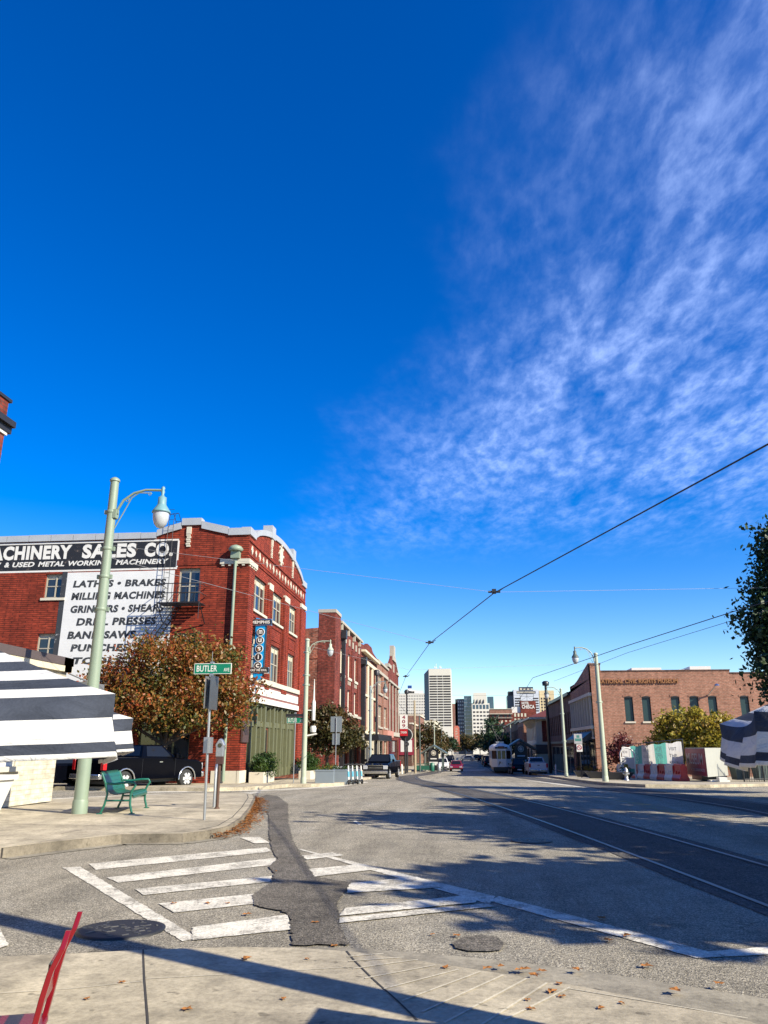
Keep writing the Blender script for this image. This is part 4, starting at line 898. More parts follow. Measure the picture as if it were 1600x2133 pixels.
for i in range(20):
    z = 5 + 1.6 + (20.9 + i * 2.86) * K
    for a, b in ((.8, 9.2), (9.9, 15.7), (16.4, 24.6)): MB().fbox(F, a * K, b * K, z, z + 1.55 * K, 0, .12).build('window_band', M['bandglass'], t)
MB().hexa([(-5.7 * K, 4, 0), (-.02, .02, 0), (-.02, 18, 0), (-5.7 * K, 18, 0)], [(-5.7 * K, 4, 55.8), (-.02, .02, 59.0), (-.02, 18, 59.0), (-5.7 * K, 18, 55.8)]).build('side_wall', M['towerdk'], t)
mb = MB()
for x in (4.2, 5.2, 7.8, 8.6): mb.tube([(x, 4, 59.2), (x, 4, 61.6 if x != 5.2 else 63.2)], .16, 5); mb.lathe([(.6, 0), (.35, .4), (.1, .5)], 8, (x, 4, 60.3))
mb.build('antenna', M['white'], t)
t, w, F, _ = tower('hotel_block', 'broad white slab block dotted with small windows and crowned by a round lounge', -92, -50, 1000, 25, 65.2, plain('white_render', (.70, .66, .58), .8, var=.05))
mb = MB()
for r_ in range(11):
    for c in range(19): mb.fbox(F, 3.4 + c * 2.05, 4.2 + c * 2.05, 5 + 61 - r_ * 3.55, 5 + 62.4 - r_ * 3.55, 0, .1)
k = mb.build('window_grid', M['bandglass'], t)
MB().lathe([(6, 70), (7.2, 71.3), (7.2, 73.6), (4, 74.2), (4, 75)], 20, (19.8, 9, 0)).build('round_lounge', M['dark'], t)
MB().lathe([(7.4, 73.2), (7.4, 74), (3, 74.6)], 20, (19.8, 9, 0)).box(26, 36, 4, 18, 70, 73.5).box(17.2, 22.5, 5, 13, 74.5, 76.5).build('penthouse', M['white'], t)
MB().box(17.3, 22.5, 6, 8, 76.5, 80.3).build('rooftop_sign', plain('rooftop_blue', (.02, .06, .25), .4), t)
t, w, F, _ = tower('low_block', 'beige low block with a row of dark arched windows under the white slab', -60, -36, 640, 20, 26, plain('beige_stone', (.52, .44, .34), .8))
for i in range(7): MB().fbox(F, 1.5 + i * 3.1, 3.0 + i * 3.1, 26, 28.5, 0, .1).build('window', M['bandglass'], t)
t, w, F, _ = tower('glass_office_building', 'white office block with stepped top and square windows beside blue glass', 4.0, 18.4, 650, 22, 34.6, plain('white_stone', (.76, .72, .62), .7, var=.04))
pr = MB().fbox(F, 0, .75, 0, 1.3, 0, .12).build('window', M['bandglass'], t); pr.location = (0, 0, 0)
sp = []
for r_ in range(9):
    for c in range(5):
        for q in (0, .95): sp.append((1.0 + c * 2.75 + q, 5 + 3.4 + r_ * 2.95))
share(t, pr, 'window', sp)
for c in range(5): MB().fbox(F, .8 + c * 2.75, 2.7 + c * 2.75, 5 + 30.1, 5 + 33.4, 0, .12).build('window_bay', M['glassb'], t)
MB().hexa([(1.4, .1, 39.6), (12.4, .1, 39.6), (12.4, 15, 39.6), (1.4, 15, 39.6)], [(1.6, .1, 48), (12.2, .1, 48), (12.2, 15, 48), (1.6, 15, 48)]).build('stepped_crown', M['tower'], t)
for c in range(4): MB().prism([(.8 + c * 2.6, 39.6), (2.3 + c * 2.6, 39.6), (2.3 + c * 2.6, 42.8)], lambda u, w_, d: (u, d, w_), -.6, .1).build('fin', M['dark'], t)
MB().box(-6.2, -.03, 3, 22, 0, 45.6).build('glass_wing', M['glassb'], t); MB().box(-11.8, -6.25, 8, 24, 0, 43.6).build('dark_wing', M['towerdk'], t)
mb = MB()
for r_ in range(14): mb.box(-6.25, -.1, 2.9, 3.0, 4 + r_ * 3, 4.35 + r_ * 3)
for r_ in range(13):
    for c in range(3): mb.box(-11.2 + c * 1.7, -10.2 + c * 1.7, 7.9, 8, 6 + r_ * 2.9, 7.3 + r_ * 2.9)
mb.build('glazing_bars', M['steel'], t)
MB().box(13.3, 18.5, 20, 40, 0, 46).build('glass_wing', M['glassb'], t)
# the old hotel
t, w, F, _ = tower('old_hotel', 'dark red brick hotel with white roof lettering and billboard frame', 11.9, 36, 420, 30, 18, M['brickB'])
for a, b, c in ((0, 11.5, 19.4),): MB().box(-.03, 11.5, -.6, 12, 22.6, 24.8).build('attic', M['brickD'], t)
MB().fbox(F, -.3, 11.8, 22.3, 22.6, 0, .9).fbox(F, -.3, 11.8, 24.8, 25.1, 0, .9).fbox(F, -.1, 11.6, 20.3, 20.5, 0, .7).build('cornice', M['stone'], t)
for c in range(5): MB().fbox(F, .8 + c * 2.2, 2.3 + c * 2.2, 20.6, 22.2, 0, .1).build('window', M['bandglass'], t)
pr = MB().fbox(F, 0, .9, 0, 1.7, 0, .12).build('window', M['offwhite'], t)
share(t, pr, 'window', [(12.6 + c * 1.75, 5 + 16.0 - r_ * 2.6) for r_ in range(4) for c in range(4)] + [(1.2 + c * 2.2, 5 + 12.5 - r_ * 2.9) for r_ in range(3) for c in range(5)])
MB().box(16.2, 24.1, 1, 12, 22.98, 29).build('penthouse', M['brickB'], t)
MB().box(11.6, 16.1, 2, 9, 22.98, 26).build('lift_house', M['white'], t)
MB().text('HOTEL', F, 16.8, 20.6, 27.2, 28.6, -.8, 0, .03).text('CHISCA', F, 16.8, 23.4, 25.1, 27.0, -.8, 0, .03).build('lettering', M['white'], t)
bb = thing('billboard_frame', 'openwork billboard frame with dark panels standing on the old hotel roof', 'billboard', (28.1, 424, 24)); mb = MB()
for x in (.2, 3.7, 7.2): mb.tube([(x, 0, 0), (x, 0, 5.2)], .1, 5)
for z in (.2, 2.4, 3.8, 5.0): mb.tube([(.2, 0, z), (7.2, 0, z)], .09, 5)
mb.tube([(.2, 0, .2), (3.7, 0, 2.4), (7.2, 0, .2)], .06, 5)
mb.build('lattice', M['dark'], bb); MB().box(-1.6, 8.4, -.1, .1, 3.9, 5.3, 0).box(-.4, 7.2, -.1, .1, 5.4, 7.4, 0).build('panel', M['towerdk'], bb)
mb = MB(); rr = random.Random(4)
for i in range(14): x = -1.2 + i * .66; mb.box(x, x + .45, -.16, -.11, 4.15 + rr.random() * .3, 5.0)
for i in range(4): mb.box(.2 + i * 1.9, 1.4 + i * 1.9, -.16, -.11, 5.9, 6.9 - rr.random() * .4)
mb.build('sign_strokes', M['offwhite'], bb)
t, w, F, _ = tower('office_block', 'pale blue white block rising behind the hotel billboard', 47, 72, 800, 25, 55.5, plain('pale_panel', (.62, .65, .70), .6, var=.05))
for i in range(6):
    for a, b in ((1, 7), (19, 24.3)): MB().fbox(F, a, b, 5 + 36 + i * 2.4 - 2, 5 + 37.2 + i * 2.4 - 2, 0, .15).build('window_band', M['bandglass'], t)
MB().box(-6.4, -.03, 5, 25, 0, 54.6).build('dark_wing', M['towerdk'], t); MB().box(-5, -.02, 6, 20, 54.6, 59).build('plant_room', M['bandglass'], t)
t, w, F, _ = tower('apartment_tower', 'yellowish stone tower with rows of square windows', 73.4, 88, 810, 20, 55, plain('yellow_stone', (.62, .50, .30), .8, var=.05))
pr = MB().fbox(F, 0, 1.5, 0, 1.9, 0, .15).build('window', M['bandglass'], t)
share(t, pr, 'window', [(1.2 + c * 2.7, 5 + 46 - r_ * 2.9) for r_ in range(6) for c in range(4)])
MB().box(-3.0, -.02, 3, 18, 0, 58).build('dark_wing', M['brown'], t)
t, w, F, _ = tower('brick_block', 'small reddish brick block peeping above the shaded roofs', 78, 92, 700, 20, 41, M['brickD'])
t, w, F, _ = tower('brick_block', 'reddish brick block between the banded tower and the glass office', -17.2, -9, 880, 18, 46, M['brickD'])
for i in range(9): MB().fbox(F, 4.6, 7.6, 5 + 14 + i * 3.6, 5 + 22 + i * 3.6, 0, .2).build('window', M['bandglass'], t)
# theatre blade sign
th = thing('theatre_sign', 'tall salmon vertical theatre sign far down the street', 'sign', (-4.3, 318, -3.8)); P = Fr((0, 0, 0), (1, 0, 0), (0, -1, 0))
MB().fbox(P, -1.1, 1.1, 5.0, 12.2, 0, .6).prism([(-1.1, 12.2), (1.1, 12.2), (.6, 12.9), (-.6, 12.9)], lambda u, w_, d: (u, -d, w_), 0, .6).box(-3.5, -1.1, .1, .5, 8, 8.4).build('sign_body', plain('salmon_sign', (.62, .17, .10), .5), th)
mb = MB()
for i, ch in enumerate('ORPHEUM'): mb.text(ch, P, -.45, .45, 11.3 - i * .95, 11.95 - i * .95, .62, 0, .02)
mb.build('lettering', M['offwhite'], th)
# ================================================================ street furniture
gz = lambda x, y, k=.15: prof(y) + k
def lamp_post(label, x, y, h, r0, r1, side, out, az, up, mat, mlamp, ls=1.0, bands=(), name='lamp_post', group='trolley poles with gooseneck lamps'):
    t = thing(name, label, 'lamp post', (x, y, gz(x, y)), 0, group)
    mb = MB().tube([(0, 0, 0), (0, 0, h * .5), (0, 0, h)], [r0, (r0 + r1) / 2, r1], 16)
    mb.lathe([(r0 * 1.1, 0), (r0 * 1.1, .25), (r0, .3)], 16)
    mb.lathe([(r1 * 1.22, h), (r1 * 1.2, h + .05), (r1 * .6, h + .1), (.01, h + .12)], 14)
    mb.build('pole', mat, t)
    for z in bands:
        bm_ = MB()
        r = r0 + (r1 - r0) * z / h
        bm_.lathe([(r + .004, z - .04), (r + .014, z - .03), (r + .014, z + .03), (r + .004, z + .04)], 16); bm_.box(r * .6, r + .07, -.03, .03, z - .05, z + .05); bm_.box(-r - .07, -r * .6, -.03, .03, z - .05, z + .05)
        bm_.build('clamp_band', mat, t)
    s = side
    a = [(s * r1 * .8, 0, az), (s * .22 * out, 0, az + up * .62), (s * .42 * out, 0, az + up * .92), (s * .65 * out, 0, az + up * 1.04), (s * .86 * out, 0, az + up * 1.02), (s * out, 0, az + up)]
    ab = MB().tube(a, .032 * ls, 8)
    ab.tube([(s * r1 * .8, 0, az - .42 * ls), (s * .25 * out, 0, az + up * .12), (s * .38 * out, 0, az + up * .72), (s * .52 * out, 0, az + up * .93), (s * .72 * out, 0, az + up * .9)], .014 * ls, 6)
    for cx, cz, r in ((.30 * out, az + up * .62, .055), (.74 * out, az + up * .86, .045)):
        ab.tube([(s * cx + r * ls * math.cos(k * .7) * (1 - k * .04), 0, cz + r * ls * math.sin(k * .7) * (1 - k * .04)) for k in range(13)], .009 * ls, 5)
    ab.box(s * r1 - .03, s * r1 + .05, -.09, .09, az - .1, az + .12)
    ab.build('arm', mat, t)
    zl = az + up; L_ = MB()
    L_.lathe([(.02, .10), (.05, .06), (.035, .0), (.05, -.04), (.03, -.12), (.06, -.17), (.10, -.19), (.105, -.36), (.12, -.40), (.16, -.46), (.20, -.52), (.225, -.56), (.228, -.59), (.20, -.60)], 18, (s * out, 0, zl), 0, Matrix.Translation((s * out, 0, zl)) @ Matrix.Scale(ls, 4) @ Matrix.Translation((-s * out, 0, -zl)))
    lh = L_.build('lamp_housing', mlamp, t)
    MB().lathe([(.195, -.595), (.20, -.66), (.19, -.76), (.15, -.88), (.09, -.96), (.02, -.99)], 18, (s * out, 0, zl), 0, Matrix.Translation((s * out, 0, zl)) @ Matrix.Scale(ls, 4) @ Matrix.Translation((-s * out, 0, -zl))).build('globe', M['lens'], lh)
    return t
lamp_post('thick pale green trolley pole with scrolled lamp arm beside the green bench', -8.70, 17.62, 7.86, .155, .102, 1, 1.29, 6.98, .60, M['pole'], M['poleblue'], 1.0, (7.05, 6.1, 5.4, 4.6))
lamp_post('cream green trolley pole with lamp and white antennas at the planter boxes', -8.38, 40.74, 7.22, .14, .11, 1, 1.25, 6.75, .42, M['cream_pole'], M['cream_pole'], .82, (6.6, 5.4, 4.9))
lamp_post('grey blue lamp pole standing before the black marquee', -8.35, 68.5, 7.4, .13, .10, 1, 1.3, 7.0, .85, M['polegr'], M['poledk'], 1.0, (5.4,))
lamp_post('green lamp pole beside the fire hydrant with arm reaching over the street', 8.09, 49.6, 7.5, .17, .115, -1, 1.26, 7.15, .75, M['cream_pole'], M['poledk'], 1.0, (4.6,))
lamp_post('slimmer pale lamp pole in front of the dark shops', 8.25, 70.4, 7.25, .15, .10, -1, 1.25, 6.9, .55, M['cream_pole'], M['poledk'], 1.0, (5.2, 2.9))
# antennas on the second pole
an = MB(); an.lathe([(.09, 0), (.1, .9), (.05, 1.05), (.03, 1.6), (.015, 2.1)], 10, (.42, .1, 3.1)); an.lathe([(.14, 0), (.17, .2), (.12, .32)], 12, (.42, .1, 2.5)); an.tube([(0, 0, 2.3), (.62, .05, 2.42)], .05, 6); an.tube([(0, 0, 3.6), (.42, .1, 3.6)], .025, 6)
tag(an.build('antenna', M['white'], None, (-8.38, 40.72, gz(0, 40.7))), 'white antenna and small cameras clamped to the cream green pole', 'antenna')
def pole(name, label, x, y, h, r, mat, cat='pole', top=None):
    mb = MB().tube([(0, 0, 0), (0, 0, h)], [r, r * .8], 10)
    if top: mb.lathe([(r * 1.9, h - .5), (r * 2.2, h - .1), (r * 1.2, h + .05)], 10)
    return tag(mb.build(name, mat, None, (x, y, gz(x, y))), label, cat)
pole('utility_pole', 'tall dark pole rising in front of the stone piered building', -8.55, 75, 9.6, .13, M['dark'], top=1)
pole('utility_pole', 'tall black utility pole before the hip roofed house', 9.6, 97, 10.6, .2, M['black'], top=1)
pole('utility_pole', 'weathered wooden pole at the end of the green railing', -6.15, 93.6, 8.2, .14, M['wood'])
pole('utility_pole', 'thin dark pole with drum top behind the 409 sign', -7.4, 98, 9.8, .12, M['dark'], top=1)
pole('trolley_pole', 'green trolley pole standing out of view behind the camera', 3.02, 3.62, 9.0, .19, M['pole'])
for i, (x, y, c) in enumerate([(-6.2, 104, 'poledk'), (-5.8, 140, 'cream_pole'), (-5.4, 165, 'poledk'), (-5.3, 200, 'cream_pole'), (7.4, 140, 'cream_pole'), (7.4, 170, 'cream_pole'), (7.2, 215, 'poledk')]):
    pole('street_pole', 'slender distant street pole on the %s side' % ('sunny' if x < 0 else 'shaded'), x, y, 7, .11, M[c])['group'] = 'slender poles far down the street'
# street name signs
sp = thing('street_sign', 'green street name sign reading butler on a steel post by the bench', 'street sign', (-5.41, 16.34, gz(0, 16.3)))
P = Fr((0, 0, 0), (1, 0, 0), (0, -1, 0))
MB().tube([(.02, 0, 0), (-.03, 0, 2.9)], .028, 10).tube([(-.03, 0, 2.85), (-.03, 0, 3.4)], .006, 5).build('post', M['steel'], sp)
def plate(par, z0, z1, a, b, fr=P, words=(('BUTLER', .07, .62), ('AVE', .80, .95))):
    k = MB().fbox(fr, a, b, z0, z1, -.012, .012, 0).fbox(fr, a + .012, b - .012, z0 + .012, z1 - .012, .012, .0145, 1).build('name_plate', [M['white'], M['green']], par)
    w = b - a; mb = MB()
    for i, (t, p, q) in enumerate(words): mb.text(t, fr, a + p * w, a + q * w, z0 + .05, z1 - (.045 if i == 0 else .10), .016, 0, .012)
    mb.build('lettering', M['white'], k); return k
plate(sp, 2.92, 3.145, -.40, .42, Fr((0, -.03, 0), (1, 0, 0), (0, -1, 0)))
MB().box(-.05, .02, -.05, .03, 2.86, 2.93).box(-.05, .02, -.05, .03, 3.14, 3.18).build('bracket', M['steel'], sp)
fr2 = Fr((0, 0, 0), (.03, 1, 0), (1, -.03, 0))
for z0, z1, d in ((2.18, 2.88, .05), (2.2, 2.86, -.06)): MB().fbox(fr2, -.25, .25, z0, z1, d, d + .008).build('sign_panel', plain('sign_back', (.17, .175, .18), .35, .7) if d > 0 else M['steel'], sp)
MB().fbox(fr2, -.16, .16, 1.3, 1.62, .04, .05, 0).fbox(P, -.085, .08, 1.3, 1.62, .035, .045, 0).build('sign_panel', M['steel'], sp)
s2 = thing('street_sign', 'small green street sign with arrow tip on a thin post by the storefront', 'street sign', (-8.9, 40.75, gz(0, 40.7)))
MB().tube([(0, 0, 0), (0, 0, 3.25)], .03, 8).box(-.05, .05, -.05, .05, 3.3, 3.5).build('post', M['steel'], s2)
plate(s2, 2.95, 3.25, -.45, .42); MB().prism([(-.5, 3.27), (.38, 3.27), (.38, 3.2), (.56, 3.34), (.38, 3.5), (.38, 3.42), (-.5, 3.42)], lambda u, w, d: (u, -d, w), .04, .055, 0).build('arrow_plate', M['dark'], s2)
s3 = thing('sign_post', 'grey backed traffic sign on a thin pole among the planters', 'sign', (-9.6, 58, gz(0, 58)))
MB().tube([(0, 0, 0), (0, 0, 4.2)], .035, 8).build('post', M['steel'], s3); MB().box(-.42, .42, .03, .045, 3.2, 4.3).box(-.28, .28, .03, .045, 2.3, 3.1).build('sign_panel', M['grey'], s3)
s4 = thing('sign_post', 'green and white parking sign with no parking plate on a black pole', 'sign', (8.8, 65, gz(0, 65)))
MB().tube([(0, 0, 0), (0, 0, 3.3)], .035, 8).build('post', M['black'], s4); MB().box(-.4, .22, -.06, -.045, 2.55, 3.3, 0).box(-.34, .16, -.065, -.06, 2.75, 2.95, 1).box(-.2, .02, -.065, -.06, 3.0, 3.2, 1).build('sign_panel', [M['banner'], M['teal']], s4); k = MB().box(-.25, .2, -.06, -.045, 1.95, 2.5, 0).build('sign_panel', [M['white']], s4)
MB().tube([(-.17 * math.cos(a * .5) - .025, -.066, 2.26 + .17 * math.sin(a * .5)) for a in range(14)], .022, 5).tube([(-.15, -.066, 2.38), (.1, -.066, 2.14)], .02, 5).build('symbol', M['red'], k)
# parking meter, bike hoop
t = thing('parking_meter', 'rusty parking meter with silver domed head beside the steel hoop', 'parking meter', (-6.1, 19.4, gz(0, 19.4)))
MB().tube([(0, 0, 0), (0, 0, 1.05)], .038, 10).lathe([(.07, 0), (.05, .04)], 12).build('post', M['rust'], t)
MB().box(-.085, .085, -.06, .06, 1.03, 1.2).build('coin_box', plain('meter_brown', (.08, .035, .03), .5), t)
MB().prism([(-.10, 1.2), (.10, 1.2), (.10, 1.42), (.12, 1.48), (.05, 1.6), (0, 1.64), (-.05, 1.6), (-.12, 1.48), (-.10, 1.42)], lambda u, w, d: (u, d, w), -.07, .07).build('head', M['steel'], t, None, 0, .02)
MB().prism([(.055 * math.cos(a * .5), 1.47 + .055 * math.sin(a * .5)) for a in range(12)], lambda u, w, d: (u, d, w), -.078, -.07).build('dial', M['glass'], t)
tag(MB().tube([(-.02, -.25, 0), (-.02, -.25, .8), (-.02, -.2, .93), (-.02, -.08, 1.0), (-.02, .08, 1.0), (-.02, .2, .93), (-.02, .25, .8), (-.02, .25, 0)], .035, 10).build('bike_hoop', M['steel'], None, (-6.37, 20.1, gz(0, 20)), R(15)), 'galvanised steel bicycle hoop behind the parking meter', 'bike rack')
# bench
t = thing('park_bench', 'green perforated metal bench facing the street beside the thick pole', 'bench', (-8.12, 17.55, gz(0, 17.6)), R(12))
ln = 1.75
pf = [(-.16, .86), (-.13, .89), (-.09, .84), (-.02, .62), (.03, .50), (.10, .435), (.2, .41), (.36, .425), (.5, .45), (.57, .44), (.61, .39), (.60, .33)]
sb = MB(); n = len(pf)
def side_frame(y):
    mb = MB(); mb.tube([(-.06, y, 0), (.02, y, .2), (.06, y, .42), (.0, y, .64), (-.1, y, .86)], .026, 8); mb.tube([(.63, y, 0), (.57, y, .2), (.57, y, .42), (.6, y, .5), (.66, y, .6), (.62, y, .66), (.45, y, .66), (.2, y, .63), (-.0, y, .645)], .026, 8)
    mb.tube([(.04, y, .28), (.57, y, .28)], .02, 8)
    for x in (-.07, .63): mb.box(x - .06, x + .06, y - .04, y + .04, 0, .015)
    return mb
for y in (0, ln): side_frame(y).build('side_frame', M['bench'], t)
def sheet2(i0, i1, y0, y1):
    mb = MB(); p = pf[i0:i1]; v = [(a, y0, b) for a, b in p] + [(a, y1, b) for a, b in p] + [(a + .012, y0, b - .014) for a, b in p] + [(a + .012, y1, b - .014) for a, b in p]; m = len(p)
    f = []
    for i in range(m - 1): f += [(i, i + 1, m + i + 1, m + i), (2 * m + i, 3 * m + i, 3 * m + i + 1, 2 * m + i + 1)]
    mb.add(v, f, 0, True); return mb
pb = NT('perforated_green'); vo = pb.n('ShaderNodeTexVoronoi'); vo.inputs['Scale'].default_value = 34; vo.inputs['Randomness'].default_value = 0; pb.l(pb.co(), vo.inputs['Vector'])
M['perf'] = pb.set(pb.mix(pb.ramp(vo.outputs['Distance'], [(.32, 0.0), (.40, 1.0)]), (.002, .03, .02), (.014, .15, .10)), .32)
sheet2(0, 5, .04, ln - .04).build('backrest', M['perf'], t); sheet2(4, 12, .04, ln - .04).build('seat', M['perf'], t)
# wall planter by the shop
k = MB().hexa([(-.28, -.28, 0), (.28, -.28, 0), (.28, .28, 0), (-.28, .28, 0)], [(-.45, -.45, .72), (.45, -.45, .72), (.45, .45, .72), (-.45, .45, .72)]).box(-.5, .5, -.5, .5, .7, .8).build('tapered_planter', M['white'], None, (-11.0, 17.55, .15)); tag(k, 'white tapered planter against the cream brick shop', 'planter')
# steel planter boxes and scooters on the corner
bx = [(-7.55, 42.3, 'nearest'), (-7.22, 44.9, ''), (-6.95, 48.2, '')]
lab = ['grey steel planter box with yellow flowers beside the cream green pole', 'grey steel planter box between its two neighbours', 'grey steel planter box hidden behind the white scooters']
for i, (x, y, _) in enumerate(bx):
    t = thing('planter_box', lab[i], 'planter', (x, y, gz(x, y, 0.0)), R(6), 'grey planter boxes on the corner')
    MB().box(-.48, .48, -.48, .48, .03, .78).box(-.5, .5, -.5, .5, .74, .8).build('box', M['grey'], t, None, 0, .015)
    rr = random.Random(i); lf = MB()
    for k in range(60):
        px_, py_, pz_ = rr.uniform(-.4, .4), rr.uniform(-.4, .4), .8 + rr.uniform(0, .16); a = rr.uniform(0, 6); s = rr.uniform(.03, .07)
        lf.quad((px_ - s, py_, pz_), (px_, py_ - s * math.cos(a), pz_ + s), (px_ + s, py_, pz_ + s * math.sin(a)), (px_, py_ + s, pz_), rr.choice([0, 0, 1] if i == 0 else [0, 0, 2]))
    lf.build('flowers', [M['leafS'], M['leafY'], M['banner']], t)
sc0 = thing('scooter', 'white electric scooter parked by the planter boxes', 'scooter', (-6.75, 44.9, gz(0, 44.9, .01)), R(-70), 'white scooters parked in a row')
MB().tube([(.42, 0, .12), (.30, 0, .55), (.20, 0, 1.05)], [.05, .045, .04], 8).build('stem', M['white'], sc0); MB().tube([(.345, 0, .42), (.28, 0, .70)], .058, 8).build('stem_wrap', plain('cyan_wrap', (.10, .45, .60), .4), sc0)
MB().tube([(.20, -.24, 1.06), (.20, .24, 1.06)], .03, 8).box(.14, .25, -.06, .06, 1.02, 1.14).build('handlebar', M['black'], sc0); MB().box(-.45, .4, -.08, .08, .13, .2).build('deck', M['black'], sc0, None, 0, .02)
for x in (.45, -.48):
    w = MB().lathe([(.05, -.035), (.125, -.035), (.14, 0), (.125, .035), (.05, .035)], 16, (0, 0, 0), 0, Matrix.Translation((x, 0, .14)) @ Matrix.Rotation(R(90), 4, 'X')).build('wheel', M['tyre'], sc0)
for i in range(3): dup(sc0, (-6.62 + i * .12, 45.6 + i * .8, gz(0, 45.6 + i * .8, .01)), R(-70 + 4 * i))
# clipped shrubs in stone troughs get their foliage later
SHR = []
for x, y, l, w, lab in ((-10.95, 42.3, 2.3, .8, 'cream stone trough planted with a wide green shrub at the storefront'), (-10.7, 53.6, 2.6, .8, 'cream stone trough with round shrub at the far end of the storefront')):
    t = thing('stone_planter', lab, 'planter', (x, y, gz(x, y))); MB().box(-w / 2, w / 2, -l / 2, l / 2, 0, .55).build('trough', M['stone'], t, None, 0, .02); SHR.append((t, l))
# 409 sign
t = thing('pylon_sign', 'white and red pylon sign numbered 409 on a dark post', 'sign', (-6.95, 88.9, gz(0, 88.9)))
MB().tube([(0, .2, 0), (0, .2, 6.2)], .11, 8).build('post', M['dark'], t); MB().box(-.55, .3, -.1, .15, 4.75, 6.3, 0).box(-.55, .3, -.1, .15, 4.0, 4.72, 1).build('sign_panel', [M['white'], M['red']], t)
mb = MB(); P = Fr((0, -.1, 0), (1, 0, 0), (0, -1, 0))
for i, ch in enumerate('409'): MB().text(ch, P, -.3, .06, 5.83 - i * .47, 6.2 - i * .47, .01, 0, .02).build('numeral', M['maroon'], t)
mb.text('S MAIN', P, -.45, .2, 4.25, 4.5, .01, 1, .02); mb.build('lettering', [M['maroon'], M['white']], t)
MB().prism([(.1 + .68 * math.cos(a * .4), 4.1 + .68 * math.sin(a * .4)) for a in range(16)], lambda u, w, d: (u, d, w), .3, .4, 0).prism([(.1 + .74 * math.cos(a * .4), 4.1 + .74 * math.sin(a * .4)) for a in range(16)], lambda u, w, d: (u, d, w), .4, .45, 1).build('round_panel', [M['black'], M['white']], t)
# trolley stops
def stop(label, x, y, s):
    t = thing('trolley_shelter', label, 'shelter', (x, y, gz(x, y)), 0, None)
    for a in (-1, 1):
        for b in (0, 1): MB().box(a * 1.25 - .09, a * 1.25 + .09, b * 5 - .09, b * 5 + .09, 0, 2.4).build('column', M['poledk'], t)
    MB().prism([(-1.9, 2.25), (0, 3.35), (1.9, 2.25), (1.9, 2.4), (0, 3.55), (-1.9, 2.4)], lambda u, w, d: (u, d, w), -.5, 5.6).build('roof', M['poledk'], t)
    MB().prism([(-.75, 0), (.75, 0), (.75, 2.3), (.6, 2.75), (0, 3.1), (-.6, 2.75), (-.75, 2.3)], lambda u, w, d: (u, d, w), -.3, -.2).build('end_panel', M['black'], t)
    MB().prism([(.36 * math.cos(a * .4), 2.4 + .36 * math.sin(a * .4)) for a in range(16)], lambda u, w, d: (u, d, w), -.34, -.3, 0).prism([(.27 * math.cos(a * .4), 2.4 + .27 * math.sin(a * .4)) for a in range(16)], lambda u, w, d: (u, d, w), -.36, -.34, 1).prism([(.2 * math.cos(a * .4), 2.4 + .2 * math.sin(a * .4)) for a in range(16)], lambda u, w, d: (u, d, w), -.37, -.36, 0).build('round_emblem', [M['stone'], M['black']], t)
    MB().box(-.6, .6, -.36, -.3, .75, 1.2, 0).box(-.45, .45, -.36, -.3, 1.55, 1.7, 0).build('notice', M['white'], t)
    t.scale = (s, s, s); return t
stop('green gabled trolley shelter with round emblem on the sunny side', -4.85, 113.5, .98); stop('dark gabled trolley shelter in shade beyond the white pickup', 7.5, 117, 1.22)
t = thing('railing', 'low dark green railing at the trolley stop', 'railing', (-6.3, 110.5, gz(0, 110)))
mb = MB()
for i in range(13): mb.tube([(-1.0 + i * .165, 0, 0), (-1.0 + i * .165, 0, .95)], .02, 5)
mb.box(-1, 1, -.04, .04, .15, .7); mb.box(-1, 1, -.03, .03, .92, .98); mb.build('rail', plain('railing_green', (.015, .11, .07), .5), t)
for x, y, m, h, lab in ((-4.95, 110.6, 'bench', 1.0, 'dark green litter bin at the end of the railing'), (-4.05, 111.4, 'steel', .9, 'grey litter bin by the shelter columns')):
    tag(MB().lathe([(.28, 0), (.32, h), (.26, h + .06), (.1, h + .1)], 14).build('litter_bin', M[m], None, (x, y, gz(x, y))), lab, 'bin')
# right hand pavement: planters, hydrant, arch, barriers, banners, museum sign
for x, y, s, lab in ((9.6, 69.5, .9, 'dark boat shaped planter nearest the shaded shops'), (9.5, 61.5, 1.0, 'dark boat shaped planter behind the green lamp pole'), (10.1, 56.5, 1.1, 'long dark boat shaped planter beside the hydrant')):
    t = thing('boat_planter', lab, 'planter', (x, y, gz(x, y)), 0, 'dark boat shaped planters')
    MB().hexa([(-.55 * s, -.3, 0), (.55 * s, -.3, 0), (.55 * s, .3, 0), (-.55 * s, .3, 0)], [(-.9 * s, -.42, .48), (.9 * s, -.42, .48), (.9 * s, .42, .48), (-.9 * s, .42, .48)]).build('tub', M['dark'], t)
    rr = random.Random(int(x * 10)); lf = MB()
    for k in range(90):
        a, b, c_ = rr.uniform(-.8, .8) * s, rr.uniform(-.3, .3), .5 + rr.uniform(0, .8) * rr.random(); q = rr.uniform(.04, .1)
        lf.quad((a - q, b, c_), (a, b - q, c_ + q), (a + q, b, c_ + q * .5), (a, b + q, c_), 0)
    lf.build('plants', [M['leafB'] if s < 1.05 else M['leafG']], t)
t = thing('fire_hydrant', 'silver grey fire hydrant on the pavement by the green pole', 'hydrant', (9.96, 53.0, gz(0, 53)))
MB().lathe([(.16, 0), (.16, .06), (.11, .08), (.11, .5), (.15, .52), (.15, .56), (.12, .6), (.10, .7), (.05, .76), (.03, .8)], 14).build('barrel', M['steel'], t); MB().tube([(-.2, 0, .42), (.2, 0, .42)], .06, 8).tube([(0, -.2, .38), (0, 0, .38)], .07, 8).build('nozzle', M['steel'], t)
t = thing('arched_sign', 'white arched frame sign with teal picture beyond the green pole', 'sign', (11.15, 61, gz(0, 61)))
